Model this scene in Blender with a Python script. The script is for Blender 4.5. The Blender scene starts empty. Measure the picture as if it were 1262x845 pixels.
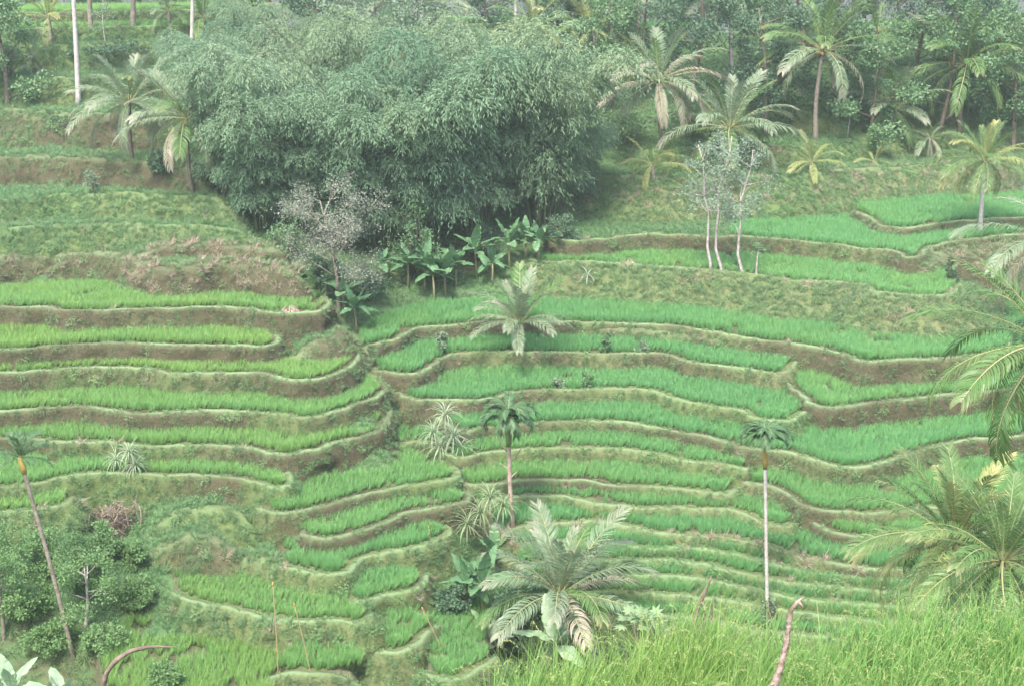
import bpy, math, random
import numpy as np
from mathutils import Vector, Matrix, Euler, kdtree, Quaternion

R = math.radians
random.seed(7)
rng = np.random.default_rng(7)
scene = bpy.context.scene
COL = scene.collection

# ------------------------------------------------------------------ camera model (photo pixels 1262 x 845)
F = 1734.0
TH = math.atan(502.5 / F)                 # pitch below the horizontal
CT, ST = math.cos(TH), math.sin(TH)
ZC = 30.0                                 # height of the eye

def ray(u, v):
    x = (u - 631.0) / F
    up = -(v - 422.5) / F
    return (x, CT + up * ST, -ST + up * CT)

def kk(v):
    r = ray(631, v)
    return -r[2] / r[1]

def at_z(u, v, z):
    r = ray(u, v)
    t = (z - ZC) / r[2]
    return (r[0] * t, r[1] * t)

def at_y(u, v, y):
    r = ray(u, v)
    t = y / r[1]
    return Vector((r[0] * t, y, ZC + r[2] * t))

def prof(v, d0, v0, tan_lo, tan_hi, vb):
    k = kk(v)
    c = d0 * (kk(v0) + tan_lo)
    if v >= vb:
        d = c / (k + tan_lo)
    else:
        kb = kk(vb)
        db = c / (kb + tan_lo)
        d = db * (kb + tan_hi) / (k + tan_hi)
    return d, ZC - k * d

def zR(v): return prof(v, 62.0, 450, 0.25, 0.26, 320)
def zL(v):
    if v <= 595: return prof(v, 55.0, 510, 0.40, 0.32, 330)
    d0, z0 = prof(595, 55.0, 510, 0.40, 0.32, 330)
    kb, k = kk(595), kk(v)
    d = d0 * (kb + .27) / (k + .27)
    return d, ZC - k * d

# ------------------------------------------------------------------ noise
def _hash(i, j, k):
    h = np.sin(i * 127.1 + j * 311.7 + k * 74.7) * 43758.5453
    return h - np.floor(h)

def vnoise(x, y, z=0.0):
    x = np.asarray(x, float); y = np.asarray(y, float); z = np.asarray(z, float) + x * 0
    i, j, k = np.floor(x), np.floor(y), np.floor(z)
    fx, fy, fz = x - i, y - j, z - k
    fx, fy, fz = [t * t * (3 - 2 * t) for t in (fx, fy, fz)]
    r = 0
    for a in (0, 1):
        for b in (0, 1):
            for c in (0, 1):
                w = (fx if a else 1 - fx) * (fy if b else 1 - fy) * (fz if c else 1 - fz)
                r = r + w * _hash(i + a, j + b, k + c)
    return r

def fbm(x, y, z=0.0, o=4):
    r, a, s = 0, 0.5, 0
    for n in range(o):
        f = 2.03 ** n
        r = r + a * vnoise(np.asarray(x) * f + 13.1 * n, np.asarray(y) * f + 7.7 * n, np.asarray(z) * f + 3.3 * n)
        s += a
        a *= 0.5
    return r / s

# ------------------------------------------------------------------ tagging and linking
def tag(o, label=None, cat=None, group=None, kind=None):
    if label: o['label'] = label
    if cat: o['category'] = cat
    if group: o['group'] = group
    if kind: o['kind'] = kind
    return o

def empty(name, loc, rz=0.0):
    o = bpy.data.objects.new(name, None)
    o.location = loc
    o.rotation_euler = (0, 0, rz)
    o.empty_display_size = 0.3
    COL.objects.link(o)
    return o

def child(name, me, parent, loc=(0, 0, 0), rot=(0, 0, 0), scl=(1, 1, 1)):
    o = bpy.data.objects.new(name, me)
    COL.objects.link(o)
    o.parent = parent
    o.location = loc
    o.rotation_euler = rot
    o.scale = scl
    return o

def copy_tree(o, parent=None):
    c = o.copy()
    COL.objects.link(c)
    if parent: c.parent = parent
    for ch in KIDS.get(o.name, []):
        copy_tree(ch, c)
    return c
KIDS = {}
def kids_of(o, lst):
    KIDS[o.name] = list(lst)

def mesh_from(name, V, Fq, mat, smooth=True, attrs=None):
    """V (n,3) array, Fq (m,4) int array (or list of lists)"""
    me = bpy.data.meshes.new(name)
    V = np.asarray(V, dtype=np.float32)
    if isinstance(Fq, np.ndarray) and Fq.ndim == 2:
        m, k = Fq.shape
        me.vertices.add(len(V))
        me.vertices.foreach_set('co', V.ravel())
        me.loops.add(m * k)
        me.loops.foreach_set('vertex_index', Fq.astype(np.int32).ravel())
        me.polygons.add(m)
        me.polygons.foreach_set('loop_start', np.arange(0, m * k, k, dtype=np.int32))
        me.update(calc_edges=True)
    else:
        me.from_pydata([tuple(map(float, p)) for p in V], [], Fq)
        me.update()
    if attrs:
        for n, a in attrs.items():
            at = me.attributes.new(n, 'FLOAT', 'POINT')
            at.data.foreach_set('value', np.asarray(a, dtype=np.float32).ravel())
    me.polygons.foreach_set('use_smooth', np.full(len(me.polygons), bool(smooth)))
    if mat: me.materials.append(mat)
    me.validate()
    return me

class MB:
    """collects strips and tubes into one mesh"""
    def __init__(s):
        s.v, s.f, s.t, s.n = [], [], [], 0
    def add(s, V, Fq, t=0.0):
        V = np.asarray(V, float)
        s.v.append(V)
        s.f.extend([[i + s.n for i in f] for f in Fq])
        s.t.append(np.full(len(V), t) if np.isscalar(t) else np.asarray(t, float))
        s.n += len(V)
    def strip(s, L, Rr, t=0.0):
        n = len(L)
        V = np.empty((2 * n, 3))
        V[0::2] = L; V[1::2] = Rr
        tt = t if np.isscalar(t) else np.repeat(np.asarray(t, float), 2)
        s.add(V, [[2 * i, 2 * i + 1, 2 * i + 3, 2 * i + 2] for i in range(n - 1)], tt)
    def blade(s, P, wid, side, t=0.0):
        P = np.asarray(P, float); w = np.asarray(wid, float)[:, None]
        side = np.asarray(side, float)
        if side.ndim == 1: side = side[None, :]
        s.strip(P - side * w * 0.5, P + side * w * 0.5, t)
    def tube(s, P, rad, n=8, t=0.0, cap=True):
        P = [Vector(p) for p in P]
        m = len(P)
        V = []
        ref = None
        for i in range(m):
            d = (P[min(i + 1, m - 1)] - P[max(i - 1, 0)])
            d = d.normalized() if d.length > 1e-9 else Vector((0, 0, 1))
            if ref is None:
                ref = d.orthogonal().normalized()
            else:
                ref = (ref - d * ref.dot(d)).normalized()
            b = d.cross(ref)
            for j in range(n):
                a = 2 * math.pi * j / n
                V.append(P[i] + (ref * math.cos(a) + b * math.sin(a)) * rad[i])
        fs = [[i * n + j, i * n + (j + 1) % n, (i + 1) * n + (j + 1) % n, (i + 1) * n + j] for i in range(m - 1) for j in range(n)]
        if cap:
            fs.append(list(range(n - 1, -1, -1)))
            fs.append([(m - 1) * n + j for j in range(n)])
        tt = t if np.isscalar(t) else np.repeat(np.asarray(t, float), n)
        s.add(V, fs, tt)
    def mesh(s, name, mat, smooth=True):
        V = np.concatenate(s.v); t = np.concatenate(s.t)
        if all(len(f) == 4 for f in s.f):
            return mesh_from(name, V, np.array(s.f), mat, smooth, {'t': t})
        return mesh_from(name, V, s.f, mat, smooth, {'t': t})

def nrm(v):
    v = np.asarray(v, float)
    return v / (np.linalg.norm(v) + 1e-9)

# ------------------------------------------------------------------ materials
def newmat(name):
    m = bpy.data.materials.new(name)
    m.use_nodes = True
    nt = m.node_tree
    nt.nodes.clear()
    out = nt.nodes.new('ShaderNodeOutputMaterial')
    return m, nt, out

def nmix(nt, a, b, f, mode='MIX'):
    n = nt.nodes.new('ShaderNodeMix')
    n.data_type = 'RGBA'; n.blend_type = mode
    for idx, val in ((6, a), (7, b)):
        if isinstance(val, (tuple, list)): n.inputs[idx].default_value = (*val[:3], 1)
        else: nt.links.new(val, n.inputs[idx])
    if isinstance(f, (int, float)): n.inputs[0].default_value = f
    else: nt.links.new(f, n.inputs[0])
    return n.outputs[2]

def nmath(nt, op, a, b=None, clamp=False):
    n = nt.nodes.new('ShaderNodeMath'); n.operation = op; n.use_clamp = clamp
    for i, val in enumerate((a, b)):
        if val is None: continue
        if isinstance(val, (int, float)): n.inputs[i].default_value = val
        else: nt.links.new(val, n.inputs[i])
    return n.outputs[0]

def nramp(nt, f, lo, hi):
    n = nt.nodes.new('ShaderNodeMapRange'); n.clamp = True
    n.interpolation_type = 'SMOOTHSTEP'
    nt.links.new(f, n.inputs[0])
    n.inputs[1].default_value = lo; n.inputs[2].default_value = hi
    return n.outputs[0]

def nnoise(nt, scale, detail=4, rough=0.6, coord=None):
    n = nt.nodes.new('ShaderNodeTexNoise')
    n.inputs['Scale'].default_value = scale
    n.inputs['Detail'].default_value = detail
    n.inputs['Roughness'].default_value = rough
    if coord is None:
        g = nt.nodes.new('ShaderNodeNewGeometry')
        coord = g.outputs['Position']
    nt.links.new(coord, n.inputs['Vector'])
    return n.outputs[0]

def nattr(nt, name, typ='GEOMETRY'):
    n = nt.nodes.new('ShaderNodeAttribute'); n.attribute_name = name; n.attribute_type = typ
    return n.outputs['Fac']

def leafmat(name, c1, c2, tip=None, tip_lo=0.7, tip_hi=1.0, trans=0.3, rough=0.55, tint=None, base=None, tip_amt=1.0, plume=None):
    """c1..c2 vary from leaf to leaf and plant to plant; tip: colour at t=1; base: colour at t=0; tint: second pair picked by the instance attribute"""
    m, nt, out = newmat(name)
    g = nt.nodes.new('ShaderNodeNewGeometry')
    oi = nt.nodes.new('ShaderNodeObjectInfo')
    r = nmath(nt, 'ADD', nmath(nt, 'MULTIPLY', g.outputs['Random Per Island'], 0.6), nmath(nt, 'MULTIPLY', oi.outputs['Random'], 0.4))
    col = nmix(nt, c1, c2, r)
    if tint:
        col2 = nmix(nt, tint[0], tint[1], r)
        col = nmix(nt, col, col2, nattr(nt, 'tint', 'INSTANCER'))
    t = nattr(nt, 't')
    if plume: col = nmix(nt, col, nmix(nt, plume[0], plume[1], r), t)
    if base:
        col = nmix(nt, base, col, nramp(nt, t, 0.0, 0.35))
    if tip:
        rr = nmath(nt, 'MULTIPLY', nramp(nt, t, tip_lo, tip_hi), nmath(nt, 'MULTIPLY', nmath(nt, 'ADD', 0.45, oi.outputs['Random']), tip_amt), True)
        col = nmix(nt, col, tip, rr)
    b = nt.nodes.new('ShaderNodeBsdfPrincipled')
    nt.links.new(col, b.inputs['Base Color'])
    b.inputs['Roughness'].default_value = rough
    b.inputs['Specular IOR Level'].default_value = 0.35
    tr = nt.nodes.new('ShaderNodeBsdfTranslucent')
    nt.links.new(col, tr.inputs['Color'])
    mx = nt.nodes.new('ShaderNodeMixShader')
    mx.inputs[0].default_value = trans
    nt.links.new(b.outputs[0], mx.inputs[1]); nt.links.new(tr.outputs[0], mx.inputs[2])
    nt.links.new(mx.outputs[0], out.inputs[0])
    return m

def barkmat(name, c1, c2, scale=6.0, bump=0.3, ringy=False):
    m, nt, out = newmat(name)
    tc = nt.nodes.new('ShaderNodeTexCoord')
    n = nnoise(nt, scale, 5, 0.65, tc.outputs['Object'])
    col = nmix(nt, c1, c2, nramp(nt, n, 0.35, 0.65))
    n2 = nnoise(nt, scale * 0.25, 3, 0.6, tc.outputs['Object'])
    col = nmix(nt, col, (c1[0] * 0.7, c1[1] * 0.85, c1[2] * 0.6), nramp(nt, n2, 0.55, 0.75))
    b = nt.nodes.new('ShaderNodeBsdfPrincipled')
    b.inputs['Roughness'].default_value = 0.85
    b.inputs['Specular IOR Level'].default_value = 0.2
    h = n
    if ringy:
        w = nt.nodes.new('ShaderNodeTexWave')
        w.wave_type = 'BANDS'; w.bands_direction = 'Z'
        w.inputs['Scale'].default_value = 2.2
        w.inputs['Distortion'].default_value = 1.0
        nt.links.new(tc.outputs['Object'], w.inputs['Vector'])
        col = nmix(nt, col, (c1[0] * 0.55, c1[1] * 0.55, c1[2] * 0.55), nmath(nt, 'MULTIPLY', nramp(nt, w.outputs[0], 0.7, 1.0), 0.14))
        h = nmath(nt, 'ADD', n, nmath(nt, 'MULTIPLY', w.outputs[0], 0.15))
    nt.links.new(col, b.inputs['Base Color'])
    bp = nt.nodes.new('ShaderNodeBump'); bp.inputs['Strength'].default_value = bump; bp.inputs['Distance'].default_value = 0.05
    nt.links.new(h, bp.inputs['Height']); nt.links.new(bp.outputs[0], b.inputs['Normal'])
    nt.links.new(b.outputs[0], out.inputs[0])
    return m

GREEN1, GREEN2 = (0.055, 0.118, 0.045), (0.09, 0.158, 0.06)
EARTH1, EARTH2 = (0.05, 0.047, 0.025), (0.105, 0.094, 0.052)
DRY = (0.19, 0.178, 0.095)

def ground_material():
    m, nt, out = newmat('hillside ground')
    n1 = nnoise(nt, 0.35, 6, 0.65); n2 = nnoise(nt, 2.2, 6, 0.7); n3 = nnoise(nt, 9.0, 5, 0.7)
    grass = nmix(nt, GREEN1, GREEN2, n2)
    grass = nmix(nt, grass, DRY, nmath(nt, 'MULTIPLY', nramp(nt, n1, 0.5, 0.72), 0.45))
    earth = nmix(nt, EARTH1, EARTH2, n3)
    g = nt.nodes.new('ShaderNodeNewGeometry')
    sx = nt.nodes.new('ShaderNodeSeparateXYZ'); nt.links.new(g.outputs['Normal'], sx.inputs[0])
    steep = nramp(nt, nmath(nt, 'ADD', sx.outputs[2], nmath(nt, 'MULTIPLY', n2, 0.35)), 1.0, 0.72)
    col = nmix(nt, grass, earth, steep)
    mud = nmix(nt, (0.07, 0.068, 0.04), (0.115, 0.125, 0.06), n2)
    wet = nattr(nt, 'wet')
    col = nmix(nt, col, mud, wet)
    b = nt.nodes.new('ShaderNodeBsdfPrincipled')
    nt.links.new(col, b.inputs['Base Color'])
    ro = nmath(nt, 'SUBTRACT', 0.92, nmath(nt, 'MULTIPLY', wet, 0.62))
    nt.links.new(ro, b.inputs['Roughness'])
    b.inputs['Specular IOR Level'].default_value = 0.3
    bp = nt.nodes.new('ShaderNodeBump'); bp.inputs['Strength'].default_value = 0.6; bp.inputs['Distance'].default_value = 0.15
    nt.links.new(nmath(nt, 'ADD', n2, nmath(nt, 'MULTIPLY', n3, 0.5)), bp.inputs['Height'])
    nt.links.new(bp.outputs[0], b.inputs['Normal'])
    nt.links.new(b.outputs[0], out.inputs[0])
    return m

def bank_material():
    m, nt, out = newmat('terrace bank')
    n1 = nnoise(nt, 0.55, 5, 0.65); n2 = nnoise(nt, 3.0, 6, 0.72); n3 = nnoise(nt, 14.0, 5, 0.75)
    g = nattr(nt, 'g'); top = nattr(nt, 'top'); dry = nattr(nt, 'dry')
    earth = nmix(nt, EARTH1, EARTH2, nramp(nt, n3, 0.3, 0.7))
    earth = nmix(nt, earth, (0.11, 0.08, 0.046), nmath(nt, 'MULTIPLY', nramp(nt, n1, 0.55, 0.75), 0.6))
    moss = nmix(nt, (0.075, 0.12, 0.04), (0.135, 0.18, 0.065), n3)
    moss = nmix(nt, moss, DRY, nmath(nt, 'MULTIPLY', dry, nramp(nt, n2, 0.3, 0.6)))
    k = nramp(nt, nmath(nt, 'ADD', nmath(nt, 'ADD', nmath(nt, 'MULTIPLY', n2, 0.7), nmath(nt, 'MULTIPLY', n1, 0.5)), nmath(nt, 'SUBTRACT', g, 0.62)), 0.35, 0.75)
    col = nmix(nt, earth, moss, k)
    lip = nmix(nt, (0.13, 0.225, 0.095), (0.225, 0.28, 0.145), n2)
    col = nmix(nt, col, lip, top)
    b = nt.nodes.new('ShaderNodeBsdfPrincipled')
    nt.links.new(col, b.inputs['Base Color'])
    b.inputs['Roughness'].default_value = 0.93
    b.inputs['Specular IOR Level'].default_value = 0.2
    bp = nt.nodes.new('ShaderNodeBump'); bp.inputs['Strength'].default_value = 0.8; bp.inputs['Distance'].default_value = 0.12
    nt.links.new(nmath(nt, 'ADD', n2, nmath(nt, 'MULTIPLY', n3, 0.6)), bp.inputs['Height'])
    nt.links.new(bp.outputs[0], b.inputs['Normal'])
    nt.links.new(b.outputs[0], out.inputs[0])
    return m

M_GROUND = ground_material()
M_BANK = bank_material()

# ------------------------------------------------------------------ the terraces, traced lip by lip
# name: side, level, rice, grassiness of bank, slope, height of bank, lip (photo pixels), dryness, back vector of the right end, depth, words
BL = (-4.5, 6.5)
LIPS = [
 # --- upper left hill
 ('L15','L',15,1,.9,55,1.0,[(-120,17),(60,16),(166,14),(233,13),(330,12)],.1,None,6,'bank below the topmost thin green field at upper left'),
 ('L33','L',33,1,.9,50,1.0,[(-120,36),(60,35),(166,33),(263,32),(340,32)],.1,None,6,'bank below the second field from the top at upper left'),
 ('L55','L',55,0,.9,45,1.5,[(-120,58),(0,57),(100,57),(190,53),(330,52)],.1,None,4,'grassy bank with small palms at upper left'),
 ('L95','L',95,0,.75,45,1.6,[(-120,96),(0,95),(50,97),(100,97),(180,90),(330,86)],.2,None,3,'grassy bank left of the bamboo with reddish bare patches'),
 ('L139','L',139,0,.42,55,1.6,[(-120,136),(0,134),(60,140),(113,141),(150,138),(186,136),(250,132),(330,128)],.2,None,3,'overgrown brown bank under the tall white trunk'),
 ('L192','L',194,0,.28,68,2.1,[(-120,192),(0,192),(67,194),(110,196),(150,197),(190,200),(230,205),(262,210)],.3,BL,3,'bare brown bank under the grass step with two coconut palms'),
 ('L225','L',243,0,.95,38,1.2,[(-120,250),(0,248),(60,240),(130,241),(200,243),(260,246),(290,255)],.2,BL,3,'soft grassy bank on the upper left slope'),
 ('L262','L',281,0,.95,38,1.1,[(-120,284),(0,283),(60,280),(130,276),(200,279),(260,281),(305,284),(318,276)],.2,BL,3,'grassy bank above the dead grass fringe'),
 ('A2','L',304,0,.6,66,1.0,[(150,313),(175,306),(227,302),(283,305),(325,307),(345,306),(350,296)],.7,BL,3,'bank with a fringe of dead straw hanging over reddish earth, upper of two'),
 ('A1','L',327,0,.5,66,1.9,[(-120,322),(0,318),(60,313),(110,312),(133,314),(173,323),(200,331),(233,330),(270,325),(300,327),(350,334),(372,336),(384,326)],.6,BL,4,'reddish earth bank with hanging dead straw above the topmost left paddy'),
 # --- left spur paddies
 ('A','L',381,1,.35,76,1.5,[(-120,381),(0,379),(40,378),(60,378),(70,383),(117,383),(177,381),(233,380),(270,379),(333,384),(375,385),(393,383),(402,375),(398,362)],.3,BL,6,'brown bank under the topmost paddy of the left spur'),
 ('B','L',425,1,.32,77,1.5,[(-120,438),(0,431),(50,428),(117,424),(173,423),(233,425),(293,427),(328,428),(339,424),(343,415),(340,405)],.3,BL,6,'brown bank under the second paddy of the left spur'),
 ('BC','L',424,0,.6,52,1.5,[(335,432),(352,427),(380,424),(405,420),(422,414),(428,404),(420,390)],.9,BL,3,'pale dry bank at the shoulder of the left spur'),
 ('C','L',461,1,.45,76,1.5,[(-120,466),(0,460),(43,458),(100,453),(167,455),(217,461),(267,461),(310,458),(322,459),(335,465),(367,470),(400,465),(420,458),(438,445),(441,435),(432,424)],.2,BL,6,'mossy brown bank under the third paddy of the left spur'),
 ('D','L',508,1,.4,76,1.5,[(-120,515),(0,508),(50,505),(100,501),(167,510),(233,507),(300,508),(350,512),(380,515),(420,507),(450,496),(470,486),(477,477),(470,464),(455,452)],.2,BL,6,'brown bank under the longest paddy of the left spur'),
 ('E','L',550,1,.45,75,1.5,[(-120,548),(0,542),(60,543),(133,545),(167,548),(233,550),(300,551),(335,559),(352,562),(385,556),(420,545),(450,537),(472,527),(480,517),(474,504),(460,496)],.2,BL,6,'brown bank under the fifth paddy of the left spur'),
 ('F','L',587,1,.65,72,1.6,[(-120,612),(0,602),(50,597),(84,589),(118,583),(145,583),(175,585),(236,587),(287,588),(320,599),(344,603),(357,597),(358,585),(350,575)],.2,BL,6,'grassy bank under the sixth paddy beside the variegated plant'),
 ('F2','L',618,1,.85,60,1.6,[(-120,640),(0,632),(50,629),(80,623),(95,614),(98,604)],.2,(-2,5),5,'grassy bank under the small paddy at the left edge'),
 ('G','L',625,1,.5,75,1.5,[(312,620),(320,629),(337,633),(371,631),(420,618),(471,605),(521,597),(560,591),(570,585),(566,577),(550,570)],.2,BL,6,'brown bank under the bright paddy left of the variegated screw plant'),
 ('G2','L',640,0,.95,50,1.3,[(165,648),(180,640),(215,633),(260,631),(290,632),(310,636),(318,630),(312,618)],.2,(0,5),3,'grassy hump between the left paddies and the brush heap'),
 ('G3','L',668,0,.85,55,1.4,[(150,675),(170,668),(200,664),(225,662),(260,664),(285,668),(296,660),(290,645)],.3,(0,4),3,'mossy hump of earth right of the brush heap'),
 ('H','L',658,1,.5,75,1.5,[(362,652),(374,660),(395,664),(420,662),(445,655),(471,646),(491,637),(531,626),(565,622),(582,617),(580,606),(565,600)],.2,BL,6,'brown bank under the curved paddy above the banana plants'),
 ('I','L',702,1,.75,70,1.6,[(340,688),(351,698),(371,706),(400,709),(420,707),(433,698),(447,688),(475,682),(504,676),(535,668),(556,660),(560,652),(548,640)],.2,BL,6,'mossy bank under the S shaped paddy'),
 ('I2','L',712,0,.7,62,1.5,[(235,700),(260,690),(300,690),(330,697),(352,706),(365,702),(362,690)],.3,(0,5),4,'rough overhung bank behind the broad lower paddy'),
 ('J','L',745,1,.6,72,1.5,[(425,735),(435,742),(457,742),(487,734),(510,727),(522,718),(525,708),(515,700)],.2,(-2,5),5,'bank under the small lens shaped paddy'),
 ('K','L',763,1,.85,58,1.7,[(206,722),(214,731),(226,739),(253,745),(287,749),(320,760),(345,766),(371,768),(420,767),(447,766),(456,758),(455,746)],.3,(0,6),6,'grassy bank under the broad lower paddy with bamboo stakes'),
 ('Lx','L',800,1,.6,72,1.6,[(455,794),(464,803),(481,805),(511,794),(528,780),(540,770),(538,760)],.4,(-1,5),4,'pale bank under the small paddy with the orange tipped stake'),
 ('Mx','L',828,1,.7,68,1.6,[(305,800),(317,813),(337,826),(371,830),(420,827),(448,823),(459,816),(460,804)],.4,(0,5),5,'bank under the lowest paddy at bottom left'),
 ('Nx','L',832,1,.6,66,1.6,[(515,818),(525,828),(540,834),(562,835),(589,824),(606,811),(612,798)],.3,(0,4),4,'bank under the lowest paddy beside the banana plants'),
 ('Ox','L',862,1,.6,60,2.0,[(120,846),(140,856),(190,862),(250,866),(320,870),(350,860),(352,845)],.3,(0,4),5,'bank under the paddy at the bottom edge of the photo'),
 # --- upper middle
 ('M32','R',32,1,.6,65,.9,[(540,30),(593,30),(693,33),(786,36),(860,38)],.2,None,7,'brown bank under the far green fields at top centre'),
 ('M54','R',54,1,.25,72,1.1,[(560,58),(613,57),(680,55),(753,52),(820,53)],.2,None,5,'bare brown bank behind the two yellowish palms at top centre'),
 ('M77','R',77,0,.6,60,1.3,[(570,76),(620,76),(690,77),(753,78),(830,80)],.2,None,4,'grassy bank in front of the two yellowish palms at top centre'),
 # --- upper right
 ('R128','R',128,0,.9,50,.9,[(840,136),(940,134),(1020,132),(1134,127),(1188,126),(1262,125),(1400,124)],.2,None,5,'low grassy bank at the foot of the dark trees at upper right'),
 ('R145','R',146,0,.95,45,1.2,[(830,152),(900,150),(967,146),(1030,145),(1074,144),(1130,141),(1188,139),(1262,137),(1400,136)],.2,None,3,'second grassy bank below the dark trees at upper right'),
 ('R178','R',177,0,.9,42,1.5,[(760,184),(850,184),(934,180),(975,179),(1014,177),(1060,172),(1094,169),(1174,167),(1262,163),(1400,160)],.2,None,3,'grassy bank behind the short yellow palm'),
 ('R212','R',214,0,.72,50,2.6,[(640,226),(700,217),(760,217),(800,222),(850,220),(900,219),(960,219),(1000,216),(1050,211),(1100,207),(1180,204),(1262,200),(1400,196)],.3,None,4,'tall rough grassy bank below the upper palms'),
 ('R272','R',270,1,.5,62,.9,[(1050,258),(1072,268),(1092,279),(1118,281),(1150,276),(1200,272),(1262,269),(1400,266)],.4,None,6,'pale curved lip of the upper right field'),
 ('R0','R',288,1,.5,72,1.5,[(668,284),(688,297),(740,296),(790,289),(840,290),(890,292),(940,293),(990,298),(1057,305),(1100,311),(1117,317),(1134,314),(1150,305),(1175,299),(1210,294),(1262,289),(1400,284)],.3,None,6,'brown bank behind the three white trunks'),
 ('R0b','R',300,0,.5,42,2.2,[(1124,334),(1132,325),(1150,315),(1180,307),(1210,302),(1262,297),(1400,291)],.85,None,5,'dry pink brown slope at the right edge'),
 ('R1','R',324,1,.85,40,2.4,[(652,312),(664,322),(720,323),(786,327),(840,330),(907,337),(950,342),(987,347),(1020,348),(1061,351),(1074,359),(1100,363),(1124,365),(1160,365),(1176,361),(1184,352),(1182,340)],.45,None,6,'wide dry grassy bank below the white trunks'),
 # --- right amphitheatre
 ('R2','R',398,1,.4,74,1.4,[(446,436),(452,428),(480,420),(507,408),(553,401),(620,397),(673,397),(736,398),(790,400),(840,404),(890,412),(940,419),(990,427),(1041,437),(1055,443),(1067,445),(1108,444),(1165,441),(1262,428),(1400,415)],.3,None,6,'brown bank under the longest right hand paddy'),
 ('R25','R',412,0,.5,70,.9,[(670,405),(700,404),(760,406),(830,411),(890,419),(930,424),(960,430),(975,434)],.3,None,3,'thin crumbling bank with bare brown earth below the longest paddy'),
 ('R3','R',436,1,.68,72,1.5,[(452,448),(457,455),(480,460),(512,461),(526,456),(535,448),(550,441),(576,436),(620,434),(660,435),(720,436),(786,436),(815,437),(840,444),(890,452),(940,459),(960,463),(972,456),(984,444),(992,434)],.5,None,5,'bank under the paddy with the short palm, dry grass beside it'),
 ('R35','R',459,1,.2,78,1.7,[(948,462),(958,466),(967,472),(984,487),(1002,498),(1027,502),(1074,497),(1141,489),(1191,484),(1262,478),(1400,468)],.2,None,6,'tall bare brown bank under the right hand paddy'),
 ('R4','R',479,1,.63,73,1.5,[(484,478),(497,488),(513,493),(560,494),(600,493),(622,488),(646,483),(720,480),(753,478),(803,481),(840,493),(880,501),(914,506),(930,514),(955,519),(976,519),(990,511),(1002,501)],.3,None,6,'brown bank under the middle amphitheatre paddy'),
 ('R5','R',521,1,.58,75,1.5,[(462,522),(470,516),(490,511),(517,507),(540,517),(573,534),(600,528),(653,523),(720,520),(770,521),(805,527),(840,534),(873,540),(900,547),(925,555),(960,558),(978,561),(1015,572),(1049,577),(1083,572),(1110,563),(1165,549),(1262,536),(1400,524)],.2,None,6,'brown bank under the paddy behind the mop headed areca'),
 ('R6','R',554,1,.73,72,1.4,[(495,552),(505,546),(520,548),(545,562),(575,566),(600,559),(633,555),(720,553),(780,555),(820,561),(840,567),(874,573),(905,576),(920,578),(926,570)],.2,None,6,'low bank beside the variegated screw plant'),
 ('R6b','R',578,1,.55,72,1.4,[(908,588),(920,597),(940,600),(958,605),(975,613),(988,621),(1002,627),(1042,631),(1076,632),(1120,630),(1262,620),(1400,610)],.6,None,6,'pale bank right of the mop headed areca'),
 ('R7','R',594,1,.78,72,1.3,[(560,592),(582,598),(610,596),(643,594),(690,593),(724,594),(757,599),(800,601),(840,604),(874,607),(896,609),(906,603),(912,596)],.3,None,6,'low bank right of the pink stemmed areca'),
 ('R7b','R',610,1,.35,75,1.3,[(984,640),(998,641),(1006,648),(1015,654),(1042,660),(1073,661),(1120,660),(1262,652),(1400,640)],.3,None,6,'small brown bank at right behind the leafy palms'),
 ('R8','R',620,1,.78,72,1.3,[(590,622),(615,616),(643,613),(690,612),(715,616),(740,621),(790,625),(840,627),(880,629),(905,630),(925,636),(950,645),(975,650),(990,640)],.6,None,6,'pale winding bank above the big low palm'),
 ('R9','R',650,1,.73,70,1.4,[(610,660),(640,652),(680,648),(703,646),(724,644),(774,651),(808,657),(840,659),(890,661),(925,667),(950,676),(975,685),(1025,696),(1110,702),(1262,700),(1400,695)],.6,None,6,'bank strewn with dry straw above the big low palm'),
 ('R95','R',672,1,.95,70,1.2,[(640,676),(700,670),(760,670),(800,674),(840,677),(890,684),(940,694),(990,704),(1040,710),(1110,716),(1262,716),(1400,712)],.3,None,5,'low green bank, first below the straw strewn one'),
 ('R10','R',690,1,.95,70,1.2,[(640,697),(700,692),(757,690),(800,690),(840,693),(874,699),(910,706),(941,712),(1009,722),(1059,728),(1140,734),(1262,736),(1400,732)],.3,None,5,'low green bank, second below the straw strewn one'),
 ('R105','R',709,1,.95,70,1.2,[(640,716),(700,711),(757,709),(800,709),(840,712),(874,717),(924,727),(975,737),(1025,742),(1110,750),(1262,754),(1400,752)],.3,None,5,'low green bank behind the bare leaning stick'),
 ('R11','R',730,1,.88,70,1.3,[(640,738),(700,733),(744,730),(800,730),(840,733),(874,737),(924,747),(975,757),(1025,762),(1110,768),(1262,772),(1400,770)],.3,None,5,'shaded low bank behind the foreground rice'),
 ('R12','R',760,1,.95,66,1.5,[(640,766),(700,762),(757,760),(825,760),(870,766),(930,776),(1000,786),(1110,794),(1262,800),(1400,800)],.3,None,5,'lowest bank in the valley behind the foreground rice'),
]

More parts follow.
